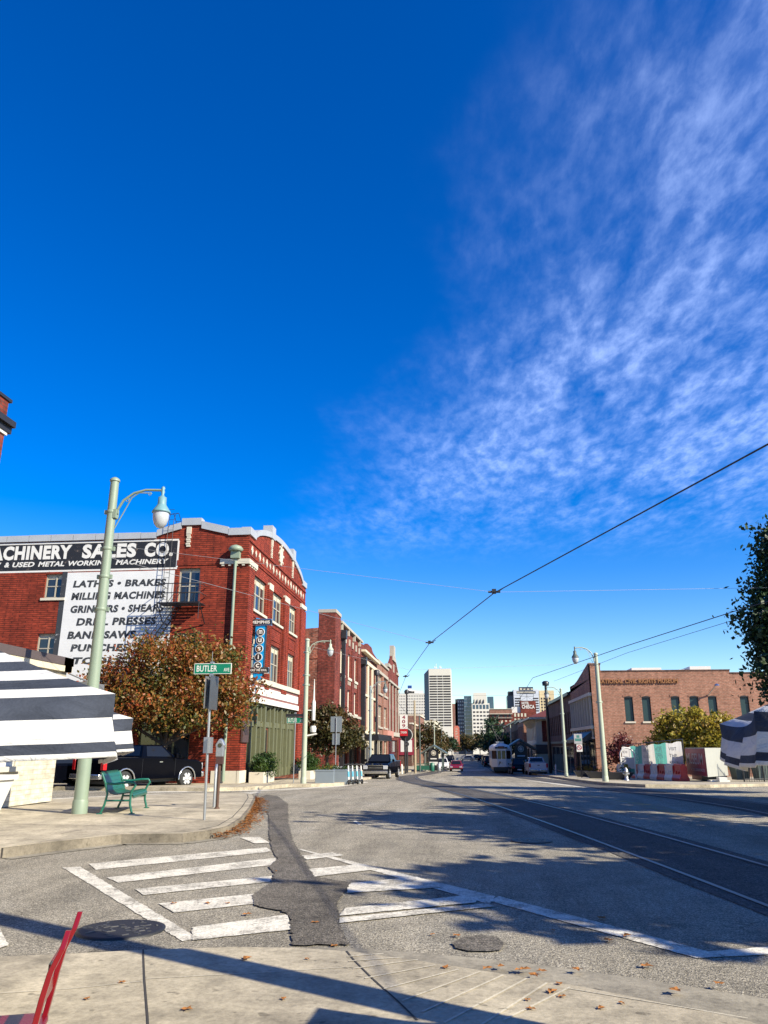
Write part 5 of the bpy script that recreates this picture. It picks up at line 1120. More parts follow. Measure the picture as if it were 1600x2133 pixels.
pts = [(.0, 0, 0)] + [(.5 - .5 * math.cos(R(a)), 0, 1.65 + .5 * math.sin(R(a))) for a in range(0, 181, 15)] + [(1, 0, 0)]
MB().tube(pts, .06, 6).tube([(0, 0, 1.45), (1, 0, 1.45)], .04, 6).build('frame', M['white'], t); MB().box(.05, .95, -.01, .01, .7, 1.42, 0).box(.05, .95, -.01, .01, .3, .7, 1).box(.2, .5, -.02, -.012, .6, 1.0, 2).build('picture_panel', [M['banner'], M['teal'], M['leafY']], t)
b0 = Vector((13.05, 51.0)); b1 = Vector((12.5, 69.5)); nb = 10; dv = (b1 - b0) / nb; an_ = math.atan2(dv.y, dv.x)
protos = {}
for i in range(nb):
    p = b0 + dv * (i + .5); red = i % 2 == 0; k = 'red' if red else 'white'
    lab = '%s plastic road barrier segment, %s' % (k, ['beside the museum sign box', 'second from the museum sign box', 'third from the museum sign box', 'fourth from the museum sign box', 'below the middle of the banners', 'below the first green banner half', 'below the green banner far half', 'under the far white banner', 'behind the hydrant', 'behind the boat planter'][i])
    loc = (p.x, p.y, gz(p.x, p.y))
    if k in protos: dup(protos[k], loc, an_, lab); continue
    t = thing('road_barrier', lab, 'barrier', loc, an_, 'red and white water filled barriers'); protos[k] = t
    prf = [(-.3, 0), (.3, 0), (.3, .18), (.2, .36), (.13, .62), (.12, 1.02), (-.12, 1.02), (-.13, .62), (-.2, .36), (-.3, .18)]
    MB().prism(prf, lambda u, w, d: (d, u, w), -.88, .88).build('body', M['barrier_' + k], t, None, 0, .035)
    mb = MB()
    for q in (-.4, .1): mb.box(q, q + .28, .15, .22, .42, .6)
    for q in (-.86, .8): mb.box(q, q + .06, -.2, .2, .2, .9)
    mb.build('recess', M['barrier_' + k] if red else M['white'], t)
t = thing('banner_fence', 'fence hung with five white and green museum banners', 'fence', (13.4, 52.3, 0), R(2.9)); L0 = 15.8
ft = lambda u: prof(52.3 + u) + .15
mb = MB()
for i in range(7): u = L0 * i / 6; mb.tube([(.06, u, ft(u)), (.06, u, ft(u) + 2.5)], .035, 6)
mb.tube([(.06, 0, ft(0) + 2.5), (.06, L0, ft(L0) + 2.5)], .03, 6); mb.build('fence_frame', M['dark'], t)
cols = ['banner', 'teal', 'banner', 'teal', 'banner']
wd = [('VISIT', 'THE', 'MUSEUM'), ('HOPE', 'OPEN', 'TO ALL'), ('OPEN DAILY', 'ALL YEAR', 'WELCOME'), ('WE ARE', 'OPEN', 'BY'), ('NOW', 'OPEN', 'DAILY')]
for i in range(5):
    u0, u1 = L0 * i / 5, L0 * (i + 1) / 5; N_, K_ = 14, 6; v = []; f = []
    for a in range(N_ + 1):
        for b in range(K_ + 1):
            u = u0 + (u1 - u0) * a / N_; zz = b / K_; sag = .05 * math.sin(u * 3.1 + zz * 2) * (1 - zz * .6) + .03 * math.sin(u * 7.3)
            v.append((-.03 + sag, u, ft(u) + .72 + 1.62 * zz + .04 * math.sin(u * 2.2) * zz))
    for a in range(N_):
        for b in range(K_): k = a * (K_ + 1) + b; f.append((k, k + 1, k + K_ + 2, k + K_ + 1))
    bn = MB().add(v, f, 0, True).build('banner', M[cols[i]], t)
    fb_ = Fr((-.14, 0, ft((u0 + u1) / 2)), (0, -1, 0), (-1, 0, 0)); mb = MB(); um = -(u0 + u1) / 2
    for q, tx in enumerate(wd[i]): mb.text(tx, fb_, um - .85, um + .85, 1.85 - q * .42 - (.06 if cols[i] == 'teal' else 0), 2.1 - q * .42 + (.06 if cols[i] == 'teal' else -.05), 0, 0, .01)
    mb.build('lettering', M['banner'] if cols[i] == 'teal' else M['grey'], bn)
t = thing('museum_sign_box', 'maroon and pale grey angled box sign lettered museum', 'sign', (14.03, 49.7, gz(0, 50)))
pl = [(0, 0), (2.0, 2.7), (2.0, 4.5), (.02, 4.4)]
MB().hexa([(a, b, .28) for a, b in pl], [(a, b, 1.92) for a, b in pl]).build('cabinet', plain('pale_cabinet', (.38, .38, .34), .6, var=.12), t)
MB().box(.2, 1.7, 2.0, 4.2, 0, .28).build('base', M['black'], t); MB().box(-.03, -.002, .06, 4.34, .32, 1.88).build('maroon_panel', M['maroon'], t)
fm_ = Fr((-.04, 0, 0), (0, -1, 0), (-1, 0, 0)); MB().text('MUSEUM', fm_, -4.1, -.55, .95, 1.6, 0, 0, .01).text('AT THE LORRAINE MOTEL', fm_, -3.3, -.3, .55, .72, 0, 0, .01).build('lettering', M['banner'], t)
MB().box(.55, 1.0, -.3, .25, 0, .28).box(.2, 1.3, .2, .9, 0, .1).build('step_block', M['white'], t)
t = thing('iron_fence', 'dark iron fence panel beyond the angled museum sign', 'fence', (16.3, 50.4, gz(0, 50.4)))
mb = MB()
for i in range(24): mb.tube([(i * .16, i * .05, 0), (i * .16, i * .05, 1.9)], .014 if i % 8 else .05, 5)
for z in (.15, 1.75): mb.tube([(0, 0, z), (3.7, 1.15, z)], .025, 5)
mb.build('bars', M['black'], t)
for x, y, lab in ((18.0, 52.2, 'dark wheeled bin in the shade near the right umbrella'.replace(' right', ' striped')), (17.0, 53.2, 'dark wheeled bin beside the iron fence')):
    t = thing('wheeled_bin', lab, 'bin', (x, y, gz(x, y)), R(10)); MB().hexa([(-.4, -.35, .08), (.4, -.35, .08), (.4, .35, .08), (-.4, .35, .08)], [(-.5, -.45, 1.15), (.5, -.45, 1.15), (.5, .45, 1.15), (-.5, .45, 1.15)]).build('body', M['poledk'], t); MB().hexa([(-.53, -.48, 1.16), (.53, -.48, 1.16), (.53, .48, 1.16), (-.53, .48, 1.16)], [(-.5, -.4, 1.25), (.5, -.4, 1.25), (.5, .46, 1.3), (-.5, .46, 1.3)]).build('lid', M['teal'], t)
# bollards
for x, y, lab in ((9.3, 88.5, 'white bollard on the pavement beside the white pickup'), (-7.2, 87.4, 'white bollard below the 409 sign')):
    tag(MB().lathe([(.09, 0), (.09, .9), (.06, 1.0), (.01, 1.03)], 10).build('bollard', M['white'], None, (x, y, gz(x, y))), lab, 'bollard')
# manhole covers
M['steel_worn'] = plain('worn_iron', (.16, .155, .15), .45, .6, var=.4, scale=6)
def manhole(label, x, y, r):
    t = thing('manhole_cover', label, 'manhole cover', (x, y, prof(y) + .012))
    MB().lathe([(r, -.02), (r, .003), (r * .9, .006)], 40).build('ring', M['iron'], t)
    mb = MB().lathe([(r * .885, -.01), (r * .885, .004)], 40, (0, 0, 0), 1); rr = random.Random(2)
    for q in range(46):
        a = rr.uniform(0, 6.28); d = r * .82 * math.sqrt(rr.random()); l = rr.uniform(.03, .09); w = .008; b = rr.uniform(0, 3.1)
        mb.box(-l / 2, l / 2, -w, w, .004, .011, 0, Matrix.Translation((d * math.cos(a), d * math.sin(a), 0)) @ Matrix.Rotation(b, 4, 'Z'))
    mb.build('lid', [M['steel_worn'], M['iron']], t)
manhole('round cast iron manhole cover beside the crosswalk line', -3.17, 7.46, .39); manhole('dark manhole cover between crosswalk and tram rail', 1.05, 14.7, .36)
# overhead wires
def wire(label, pts, r, mat, sag=0.0, name='overhead_wire'):
    o = []
    for a, b in zip(pts[:-1], pts[1:]):
        a, b = Vector(a), Vector(b); n = 6
        for i in range(n): t = i / n; q = a.lerp(b, t); q.z -= sag * 4 * t * (1 - t); o.append(q)
    o.append(Vector(pts[-1])); return tag(MB().tube(o, r, 6, 0).build(name, mat), label, 'wire', 'trolley wires over the street')
wire('dark trolley contact wire slanting across the sky above the near track', [(7.5, -.4, 5.5), (4.16, 10.17, 5.5), (.82, 20.47, 5.5), (-1.4, 30.87, 5.5), (-3.56, 46.42, 5.5), (-5.5, 62, 5.0), (-6.0, 84, 4.4), (-4.6, 112, 3.7)], .013, M['wire'])
wire('upper trolley contact wire over the far track', [(11.5, 12.5, 5.6), (8.27, 23.66, 5.5), (6.52, 32.8, 5.5), (4.0, 47.9, 5.5), (4.4, 75, 5.0), (4.3, 105, 4.0)], .014, M['wire'])
wire('lower thin wire beside the far track wire', [(11.8, 15.5, 5.6), (8.82, 25.33, 5.5), (7.0, 34.6, 5.45), (5.4, 49.3, 5.4)], .008, M['wire'])
wire('pale span wire from the thick pole across to the tall tree', [(-8.72, 17.62, 6.35), (.82, 20.47, 5.52), (11.3, 24.2, 6.2)], .0042, M['wirel'])
wire('pale pull wire from the thick pole to the second wire joint', [(-8.72, 17.62, 6.05), (-1.4, 30.87, 5.52)], .006, M['wirel'])
wire('pale span wire between the two lamp poles past the storefront', [(-8.38, 40.74, 6.7), (-3.0, 42.6, 5.55), (8.09, 49.6, 6.5)], .006, M['wirel'])
wire('dark span wire across the street by the marquee', [(-8.35, 68.5, 6.1), (8.25, 70.4, 5.9)], .008, M['wire'], .2)
for k, (x, y, z) in enumerate([(.82, 20.47, 5.5), (-1.4, 30.87, 5.5), (-3.56, 46.42, 5.5)]):
    tag(MB().tube([(-.16, 0, .03), (.16, .02, .03)], .03, 6).tube([(.0, -.16, .0), (.0, .16, .03)], .02, 6).box(-.06, .05, -.05, .05, -.02, .1).tube([(.1, 0, .03), (.24, .03, .13)], .015, 5).build('wire_hanger', M['dark'], None, (x, y, z)), ['dark wire hanger clamped where the pale span meets the trolley wire', 'dark wire hanger at the second joint of the trolley wire', 'dark wire hanger on the trolley wire near the shop row'][k], 'wire fitting')
# ================================================================ vehicles (x forward, origin on the ground under the middle)
def wheel(par, x, y, r, w=.24, rimmat='alloy'):
    T = Matrix.Translation((x, y, r)) @ Matrix.Rotation(R(90), 4, 'X')
    t = MB().lathe([(r * .62, -w / 2), (r * .95, -w / 2), (r, -w * .35), (r, w * .35), (r * .95, w / 2), (r * .62, w / 2)], 24, (0, 0, 0), 0, T).build('wheel', M['tyre'], par)
    s = 1 if y > 0 else -1; mb = MB().lathe([(r * .66, -w * .42 * 1), (r * .66, w * .42), (r * .60, w * .44)], 24, (0, 0, 0), 1, T)
    T2 = Matrix.Translation((x, y + s * w * .5, r))
    for k in range(6):
        a = k * math.pi / 3; c, s_ = math.cos(a), math.sin(a); q = Matrix.Rotation(a, 4, 'Y')
        mb.box(.05, r * .62, -.035, .03 * 1, -.07, .07, 0, T2 @ q)
    mb.lathe([(.09, -.03), (.09, .035), (.05, .05)], 12, (0, 0, 0), 0, T2 @ Matrix.Rotation(R(90), 4, 'X'))
    mb.build('rim', [M[rimmat], M['dark']], t); return t
def arches(pts_rear_to_front, z0, xs, r, zc):
    "lower edge of a body side with wheel openings, from front to rear"
    a, b = pts_rear_to_front; o = [(b, z0)]
    for x in sorted(xs, reverse=True):
        th = math.asin(max(-1, min(1, (z0 - zc) / r))); t0 = th; t1 = math.pi - th
        o += [(x + r * math.cos(t0 + (t1 - t0) * i / 10), zc + r * math.sin(t0 + (t1 - t0) * i / 10)) for i in range(11)]
    o.append((a, z0)); return o
def pickup(label, loc, rz, paint, crew=True, bed=1.9, rimmat='alloy', scale=1.0, trim=None, group=None, name='pickup_truck', plate_=True):
    t = thing(name, label, 'pickup truck', loc, rz, group); W_ = .98; rw = .40
    cabL = 2.75 if crew else 1.95; hood = 1.55; L_ = bed + cabL + hood + .25; xr = -L_ / 2; xf = L_ / 2; xc0 = xr + .12 + bed; xc1 = xc0 + cabL
    fx = xf - .95; rx = xr + 1.15
    low = arches((xr, xf), .42, [fx, rx], rw + .09, rw)
    top = [(xr, 1.32), (xc0 - .03, 1.34), (xc0, 1.36), (xc1, 1.30), (xc1 + .1, 1.27), (xf - .35, 1.19), (xf - .06, 1.10), (xf, .95)]
    MB().prism(low + top, lambda u, w, d: (u, d, w), -W_, W_).build('body', M[paint], t, None, 0, .035)
    ib = MB().box(xr + .08, xc0 - .08, -W_ + .09, W_ - .09, .9, 1.3455); ib.build('cargo_bed', M['black'], t)
    zr = 1.86; bt = [(xc0 + .03, -.92, 1.33), (xc1 + .12, -.92, 1.28), (xc1 + .12, .92, 1.28), (xc0 + .03, .92, 1.33)]; tp = [(xc0 + .22, -.74, zr), (xc1 - .62, -.74, zr), (xc1 - .62, .74, zr), (xc0 + .22, .74, zr)]
    cabo = MB().hexa(bt, tp).build('cab', M[paint], t, None, 0, .05)
    def lerp(a, b, f): return tuple(p + (q - p) * f for p, q in zip(a, b))
    def pane(a, b, c, d, n, f0=.1, f1=.9, g0=.08, g1=.92, out=.012):
        pa = lambda s, h: lerp(lerp(a, b, s), lerp(d, c, s), h); nn = Vector(n) * out
        q = [tuple(Vector(pa(s, h)) + nn) for s, h in ((g0, f0), (g1, f0), (g1, f1), (g0, f1))]; MB().poly(q).build('window', M['carglass'], t)
    for s, i, j in ((-1, 0, 1), (1, 3, 2)):
        if crew: pane(bt[i], bt[j], tp[j], tp[i], (0, s, .4), .1, .88, .06, .43); pane(bt[i], bt[j], tp[j], tp[i], (0, s, .4), .1, .88, .48, .90)
        else: pane(bt[i], bt[j], tp[j], tp[i], (0, s, .4), .1, .88, .14, .86)
    pane(bt[1], bt[2], tp[2], tp[1], (1, 0, .6), .08, .92, .05, .95); pane(bt[3], bt[0], tp[0], tp[3], (-1, 0, .3), .14, .88, .08, .92)
    for x in (fx, rx):
        for s in (-1, 1): wheel(t, x, s * (W_ - .13), rw, .26, rimmat)
    for x in (fx, rx):
        for s in (-1, 1):
            q = [(x + (rw + .10) * math.cos(R(a)), s * (W_ + .008), rw + (rw + .10) * math.sin(R(a))) for a in range(-5, 186, 19)]
            if trim: MB().tube(q, .035, 6).build('wheel_arch', M[trim], t)
    MB().box(xr - .16, xr, -.95, .95, .50, .70).build('rear_bumper', M['chrome'] if trim or paint == 'whitecar' else M['dark'], t, None, 0, .03)
    MB().box(xf - .02, xf + .14, -.97, .97, .45, .68).build('front_bumper', M['chrome'], t, None, 0, .04)
    MB().box(xf - .01, xf + .05, -.55, .55, .72, 1.05, 0).box(xf + .05, xf + .07, -.55, .55, .86, .9, 1).box(xf - .01, xf + .06, -.6, .6, 1.045, 1.09, 1).build('grille', [M['black'], M['chrome']], t)
    for s in (-1, 1):
        MB().box(xf - .12, xf + .035, s * .78 - .18, s * .78 + .18, .78, 1.06).build('headlight', M['headlamp'], t, None, 0, .02)
        MB().box(xr - .02, xr + .16, s * .9 - .09, s * .9 + .095, .86, 1.28).build('tail_light', M['tail'], t, None, 0, .015)
        MB().box(xc1 - .18, xc1 - .04, s * 1.02, s * 1.2, 1.3, 1.5).build('mirror', M[paint] if paint != 'whitecar' else M['black'], t, None, 0, .03)
        MB().box(xc1 - .95, xc1 - .78, s * (W_ + .005) - .012, s * (W_ + .005) + .022, 1.12, 1.16).build('door_handle', M['chrome'] if trim else M[paint], t)
        for x in ([xc0 + .05, xc1 - .02] if not crew else [xc0 + .05, xc0 + 1.25, xc1 - .02]): MB().box(x - .006, x + .006, s * (W_ + .001) - .004, s * (W_ + .001) + .004, .55, 1.27).build('door_gap', M['black'], t)
    tg = MB().box(xr - .012, xr + .01, -.76, .76, .78, 1.27).build('tailgate', M[paint], t, None, 0, .01); MB().box(xr - .02, xr - .01, -.12, .12, 1.05, 1.13).build('handle', M['black'], tg)
    if plate_: MB().box(xr - .175, xr - .158, -.16, .16, .53, .68).build('number_plate', M['white'], t)
    MB().box(xr + .3, xf - .3, -.7, .7, .3, .5).build('chassis', M['black'], t)
    t.scale = (scale,) * 3; return t
def car(label, loc, rz, paint, kind='sedan', group=None, cat='car', name='car', scale=1.0):
    t = thing(name, label, cat, loc, rz, group); W_ = .9; rw = .33; suv = kind == 'suv'; L_ = 4.7; xr, xf = -L_ / 2, L_ / 2; H = 1.75 if suv else 1.45; zb_ = 1.05 if suv else .92
    fx, rx = xf - .9, xr + .9
    low = arches((xr, xf), .3, [fx, rx], rw + .07, rw)
    top = [(xr, .75), (xr + .05, zb_ + .02), (xr + .4, zb_ + .05), (xf - 1.35, zb_), (xf - .3, zb_ - .18), (xf, zb_ - .35)]
    MB().prism(low + top, lambda u, w, d: (u, d, w), -W_, W_).build('body', M[paint], t, None, 0, .06)
    a0 = xr + (.1 if suv else .45); a1 = xf - 1.25; bt = [(a0, -.84, zb_), (a1, -.84, zb_ - .02), (a1, .84, zb_ - .02), (a0, .84, zb_)]; tp = [(a0 + (.3 if suv else .75), -.62, H), (a1 - .85, -.62, H), (a1 - .85, .62, H), (a0 + (.3 if suv else .75), .62, H)]
    MB().hexa(bt, tp).build('cab', M[paint], t, None, 0, .05)
    def lerp(a, b, f): return tuple(p + (q - p) * f for p, q in zip(a, b))
    for i, j, n in ((0, 1, (0, -1, .4)), (3, 2, (0, 1, .4)), (1, 2, (1, 0, .8)), (3, 0, (-1, 0, .5))):
        pa = lambda s, h: Vector(lerp(lerp(bt[i], bt[j], s), lerp(tp[i], tp[j], s), h)) + Vector(n) * .012
        MB().poly([tuple(pa(s, h)) for s, h in ((.07, .08), (.93, .08), (.93, .9), (.07, .9))]).build('window', M['carglass'], t)
    for x in (fx, rx):
        for s in (-1, 1): wheel(t, x, s * (W_ - .1), rw, .2)
    for s in (-1, 1):
        MB().box(xf - .1, xf + .02, s * .66 - .18, s * .66 + .18, .55, .68).build('headlight', M['headlamp'], t, None, 0, .02); MB().box(xr - .02, xr + .1, s * .7 - .15, s * .7 + .15, .72, .88).build('tail_light', M['tail'], t, None, 0, .02)
        MB().box(a1 - .25, a1 - .12, s * .88, s * 1.02, zb_, zb_ + .14).build('mirror', M[paint], t)
    MB().box(xf - .02, xf + .03, -.6, .6, .32, .5).build('grille', M['black'], t); MB().box(xr - .02, xr, -.25, .25, .5, .62).build('number_plate', M['white'], t)
    t.scale = (scale,) * 3; return t
pickup('black pickup truck with chrome wheel arches parked beside the red building', (-14.75, 35.3, prof(35.3)), R(64), 'blackcar', False, 1.85, 'alloy', 1.02, 'chrome')
pickup('dark navy pickup truck with chrome front parked facing us at the marquee', (-7.2, 67.8, prof(67.8)), R(-94), 'blackcar', True, 1.9, 'alloy', 1.04)
pickup('white pickup truck seen from behind at the shaded kerb', (7.75, 95.6, prof(95.6)), R(91), 'whitecar', True, 1.9, 'alloy', 1.05)
car('dark sport utility car between the white trolley and the white pickup', (6.0, 101, prof(101)), R(92), 'blackcar', 'suv', None, 'car', 'suv_car', 1.05)
car('dark red car driving toward us on the street', (-1.75, 118, prof(118)), R(-91), 'redcar', 'sedan')
car('white car half hidden behind the trolley shelter', (-4.0, 127, prof(127)), R(-88), 'whitecar', 'suv')
car('silver car crossing the street far away', (-.5, 232, prof(232)), R(178), 'silvercar', 'sedan')
fc = car('distant dark car parked along the street', (3.7, 150, prof(150)), R(90), 'blackcar', 'suv', 'distant cars along the kerbs')
for x, y, a in ((3.9, 160, 90), (3.7, 171, 91), (3.8, 186, 90), (-4.4, 185, -90), (-4.3, 199, -90), (3.3, 215, 90), (2.4, 240, 90)): dup(fc, (x, y, prof(y)), R(a))
# car glimpsed under the umbrella; its black paint stands in for shade
car('car painted black for the shade, parked behind the thick pole on the cross street', (-17.9, 34.0, prof(34)), R(66), 'blackcar', 'suv', None, 'car', 'car', 1.0)
# the trolley
t = thing('trolley', 'white vintage trolley with dark windows and roof frame facing us', 'trolley', (4.3, 106, prof(106) + .01), R(90), None)
Wt = 1.28; Lt = 12.5   # x is along the car; its front end is at x = -Lt/2, toward us
x0 = 0.0
end = [(0.55, -Wt), (.12, -.75), (0, -.55), (0, .55), (.12, .75), (.55, Wt), (Lt, Wt), (Lt, -Wt)]
MB().hexa([(a, b, .75) for a, b in end], [(a, b, 1.75) for a, b in end]).build('lower_body', M['white'], t, None, 0, .03)
MB().hexa([(a + .04, b * .97, 1.752) for a, b in end], [(a + .06, b * .96, 2.78) for a, b in end]).build('window_band', M['carglass'], t)
pm = MB()
for a, b in ((0.0, -.56), (0.0, .56), (.53, -Wt), (.53, Wt), (0.01, 0)): pm.box(a - .0, a + .09, b - .05, b + .05, 1.75, 2.8)
for i in range(9):
    for s in (-1, 1): pm.box(1.2 + i * 1.25, 1.32 + i * 1.25, s * Wt - .03, s * Wt + .03, 1.75, 2.8)
pm.build('window_post', M['white'], t)
MB().hexa([(a - .04, b * 1.02, 2.782) for a, b in end], [(a - .04, b * 1.02, 2.98) for a, b in end]).build('cornice', M['white'], t)
rf = MB(); sec = [(-1.0, 0), (-.93, .3), (-.72, .52), (-.4, .66), (0, .72), (.4, .66), (.72, .52), (.93, .3), (1.0, 0)]
v = []; f = []; sts = [(-.0, .62, .3), (.3, .86, .75), (.9, 1, 1), (Lt, 1, 1)]
for x, sy, sz in sts: v += [(x, a * Wt * sy, 2.98 + b * sz) for a, b in sec]
n = len(sec)
for i in range(len(sts) - 1):
    for k in range(n - 1): f.append((i * n + k, i * n + k + 1, (i + 1) * n + k + 1, (i + 1) * n + k))
rf.add(v, f, 0, True).poly(v[:n]); rf.poly(v[-n:]); rf.build('roof', M['white'], t)
db = MB().box(-.08, .16, -.42, .42, 3.04, 3.34, 0).box(-.1, -.08, -.28, .28, 3.1, 3.28, 1).box(-.05, .2, -.8, -.45, 3.05, 3.25, 0).box(-.05, .2, .45, .8, 3.05, 3.25, 0).build('destination_box', [M['black'], plain('amber_display', (.30, .06, .02), .4)], t)
MB().box(.1, Lt - .1, -1.1, 1.1, .25, .74).build('undercarriage', M['black'], t, None, 0, .02); MB().box(-.12, .2, -.9, .9, .42, .6).build('bumper', M['dark'], t)
for x in (2.2, 4.0, 9, 10.8):
    for s in (-1, 1): MB().lathe([(.1, -.06), (.33, -.06), (.36, .05)], 16, (0, 0, 0), 0, Matrix.Translation((x, s * .75, .36)) @ Matrix.Rotation(R(90), 4, 'X')).build('wheel', M['iron'], t)
MB().lathe([(.12, 0), (.13, .05), (.1, .07)], 14, (0, 0, 0), 0, Matrix.Translation((-.02, 0, 1.3)) @ Matrix.Rotation(R(-90), 4, 'Y')).build('headlight', M['headlamp'], t)
MB().text('P', Fr((-.006, 0, 0), (0, -1, 0), (-1, 0, 0)), -.42 + .0, -.12, .98, 1.45, .004, 0, .06, .3).build('emblem', M['black'], t)
pg = MB(); bx_ = 5.2
pg.box(bx_ - .8, bx_ + .8, -.6, .6, 3.68, 3.85)
for s in (-1, 1): pg.tube([(bx_, s * .15, 3.85), (bx_ - .2, s * .75, 5.4), (bx_, s * .9, 6.05)], .045, 6); pg.tube([(bx_, s * .75, 5.4), (bx_, -s * .2, 4.2)], .03, 5)
pg.tube([(bx_, -1.1, 6.0), (bx_, -.9, 6.08), (bx_, .9, 6.08), (bx_, 1.1, 6.0)], .06, 6); pg.build('pantograph', M['dark'], t)
MB().box(3.2, 6.5, -.5, .5, 3.7, 3.95).box(1.2, 2.2, -.4, .4, 3.68, 3.86).build('roof_equipment', M['steel'], t)
# ================================================================ plants
def leaves(blobs, n, size, seed, clump=26, sig=.3, shell=.45, flat=1.0):
    "leaf-sized faces in clumps through the blobs' volume: arrays of verts"
    rng = np.random.default_rng(seed); vol = np.array([b[3] * b[4] * b[5] for b in blobs]); nc = max(1, n // clump)
    ci = rng.choice(len(blobs), nc, p=vol / vol.sum()); B_ = np.array(blobs)[ci]
    d = rng.normal(size=(nc, 3)); d /= np.linalg.norm(d, axis=1)[:, None]; r = rng.random(nc) ** shell
    c = B_[:, :3] + d * r[:, None] * B_[:, 3:6]
    sg = sig * (.6 + .8 * rng.random(nc))
    P = np.repeat(c, clump, 0) + rng.normal(size=(nc * clump, 3)) * np.repeat(sg, clump)[:, None] * np.array([1, 1, .7])
    m = len(P); a = rng.normal(size=(m, 3)); a[:, 2] *= flat; a /= np.linalg.norm(a, axis=1)[:, None]; b = np.cross(a, rng.normal(size=(m, 3))); b /= np.linalg.norm(b, axis=1)[:, None]
    s = size * (.6 + .8 * rng.random(m))[:, None]
    V = np.stack([P - a * s, P + b * s * .55, P + a * s, P - b * s * .55], 1).reshape(-1, 3)
    return V
def leafobj(name, V, mat, par=None, loc=None):
    m = len(V) // 4; me = bpy.data.meshes.new(name); me.vertices.add(len(V)); me.vertices.foreach_set('co', V.astype(np.float32).ravel())
    me.loops.add(m * 4); me.polygons.add(m); me.loops.foreach_set('vertex_index', np.arange(m * 4, dtype=np.int32)); me.polygons.foreach_set('loop_start', np.arange(m, dtype=np.int32) * 4)
    me.update(calc_edges=True); me.materials.append(mat); o = bpy.data.objects.new(name, me); COL.objects.link(o)
    if par is not None: o.parent = par
    if loc is not None: o.location = loc
    return o
def tree(name, label, x, y, z, blobs, n, size, mat, th=2.0, r=.15, seed=1, clump=26, sig=.3, cat='tree', shell=.45, group=None, stems=1):
    t = thing(name, label, cat, (x, y, z), 0, group); rr = random.Random(seed); tk = MB()
    for s in range(stems):
        ox, oy = (0, 0) if stems == 1 else (rr.uniform(-.3, .3), rr.uniform(-.3, .3))
        tk.tube([(ox, oy, -.1), (ox * 1.3 + .03, oy * 1.3, th * .5), (ox * 1.8, oy * 1.8, th)], [r * 1.25, r, r * .8], 9)
    for b in blobs:
        c = Vector(b[:3]); p0 = Vector((0, 0, th * .85)); m = p0.lerp(c, .5) + Vector((rr.uniform(-.2, .2), rr.uniform(-.2, .2), .15)); tk.tube([p0, m, c], [r * .6, r * .35, r * .12], 6)
        for q in range(3):
            e = c + Vector((rr.uniform(-1, 1) * b[3], rr.uniform(-1, 1) * b[4], rr.uniform(-.6, .9) * b[5])) * .75; tk.tube([m.lerp(c, .5), e], [r * .2, r * .05], 5)
    tk.build('trunk', M['bark'], t); leafobj('crown', leaves(blobs, n, size, seed, clump, sig, shell), mat, t); return t
Y = 37.9
tree('autumn_tree', 'broad autumn tree with orange and green leaves before the painted sign wall', -14.75, 37.9, prof(38) + .1,
     [(-2.51, -0.22, 4.62, 1.6, 1.43, 1.34), (-0.34, 0.0, 5.83, 1.94, 1.65, 1.46), (1.94, 0.22, 5.5, 1.6, 1.43, 1.34), (-1.03, -0.66, 3.85, 2.05, 1.32, 1.23), (1.6, -0.44, 3.74, 2.05, 1.32, 1.23), (-3.76, 0.0, 3.63, 1.14, 1.1, 0.9), (0.91, 0.33, 6.71, 1.14, 0.99, 0.78), (3.53, 0.0, 4.29, 1.03, 0.99, 0.9), (-1.71, 0.11, 6.05, 1.03, 0.99, 0.78), (2.85, 0.11, 5.94, 0.68, 0.77, 0.67), (-3.42, 0.11, 5.28, 0.68, 0.77, 0.56), (3.76, -0.22, 3.3, 0.8, 0.88, 0.56), (-2.17, -0.55, 2.86, 0.91, 0.88, 0.45), (0.34, -0.77, 2.86, 1.03, 0.88, 0.45)], 24000, .088, M['leafO'], 2.2, .17, 3, 24, .34, shell=.36)
tree('autumn_tree', 'smaller bronze leaved tree in front of the brick side wall', -10.7, 60.5, prof(60) + .1, [(-.3, 0, 3.9, 1.7, 1.5, 1.5), (1.1, .2, 3.4, 1.5, 1.4, 1.2), (-1.3, 0, 3.0, 1.2, 1.2, 1.2), (.5, -.4, 2.7, 1.8, 1.2, 1.0), (2.2, 0, 2.8, .8, .9, .8), (.2, 0, 4.7, 1.0, .9, .8)], 8000, .13, M['leafB'], 1.8, .13, 5, 24, .3)
big = [(-.9, .2, 7.2, 1.7, 1.9, 3.4), (-1.0, 0, 10.0, 1.3, 1.3, 1.6), (-.2, 0, 3.6, 2.2, 1.8, 1.0), (0, 0, 5.2, 2.6, 2.6, 2.4), (.4, 0, 8.2, 2.2, 2.2, 2.4), (.8, .2, 10.6, 1.3, 1.3, 1.5), (-1.9, -.6, 4.4, 1.6, 1.4, 1.2), (-2.2, -.2, 6.6, 1.4, 1.3, 1.1), (-1.3, 0, 9.4, 1.1, 1.1, 1.1), (1.5, .6, 6.8, 2.2, 2, 2), (-2.3, .4, 5.6, 1.2, 1.1, .8), (-1.6, .2, 8.0, 1.2, 1.1, .8), (0, 0, 11.6, .7, .7, .7)]
tree('shade_tree', 'tall dark green tree rising beyond the striped umbrella', 14.9, 33.5, prof(33) + .1, big, 52000, .115, M['leafG'], 3.4, .24, 8, 24, .30, shell=.4)
def shade(label, x, y, seed, s=1.0, n=3600):
    rr = random.Random(seed); bl = [(rr.uniform(-1.9, 1.9) * s, rr.uniform(-1.7, 1.7) * s, rr.uniform(3.9, 8.6) * s, rr.uniform(.9, 1.5) * s, rr.uniform(.8, 1.3) * s, rr.uniform(.8, 1.5) * s) for _ in range(11)]
    return tree('shade_tree', label, x, y, prof(y) + .1, bl, n, .24, M['leafG'], 3.2, .2, seed, 20, .42, group='street trees out of view that shade the crossing')
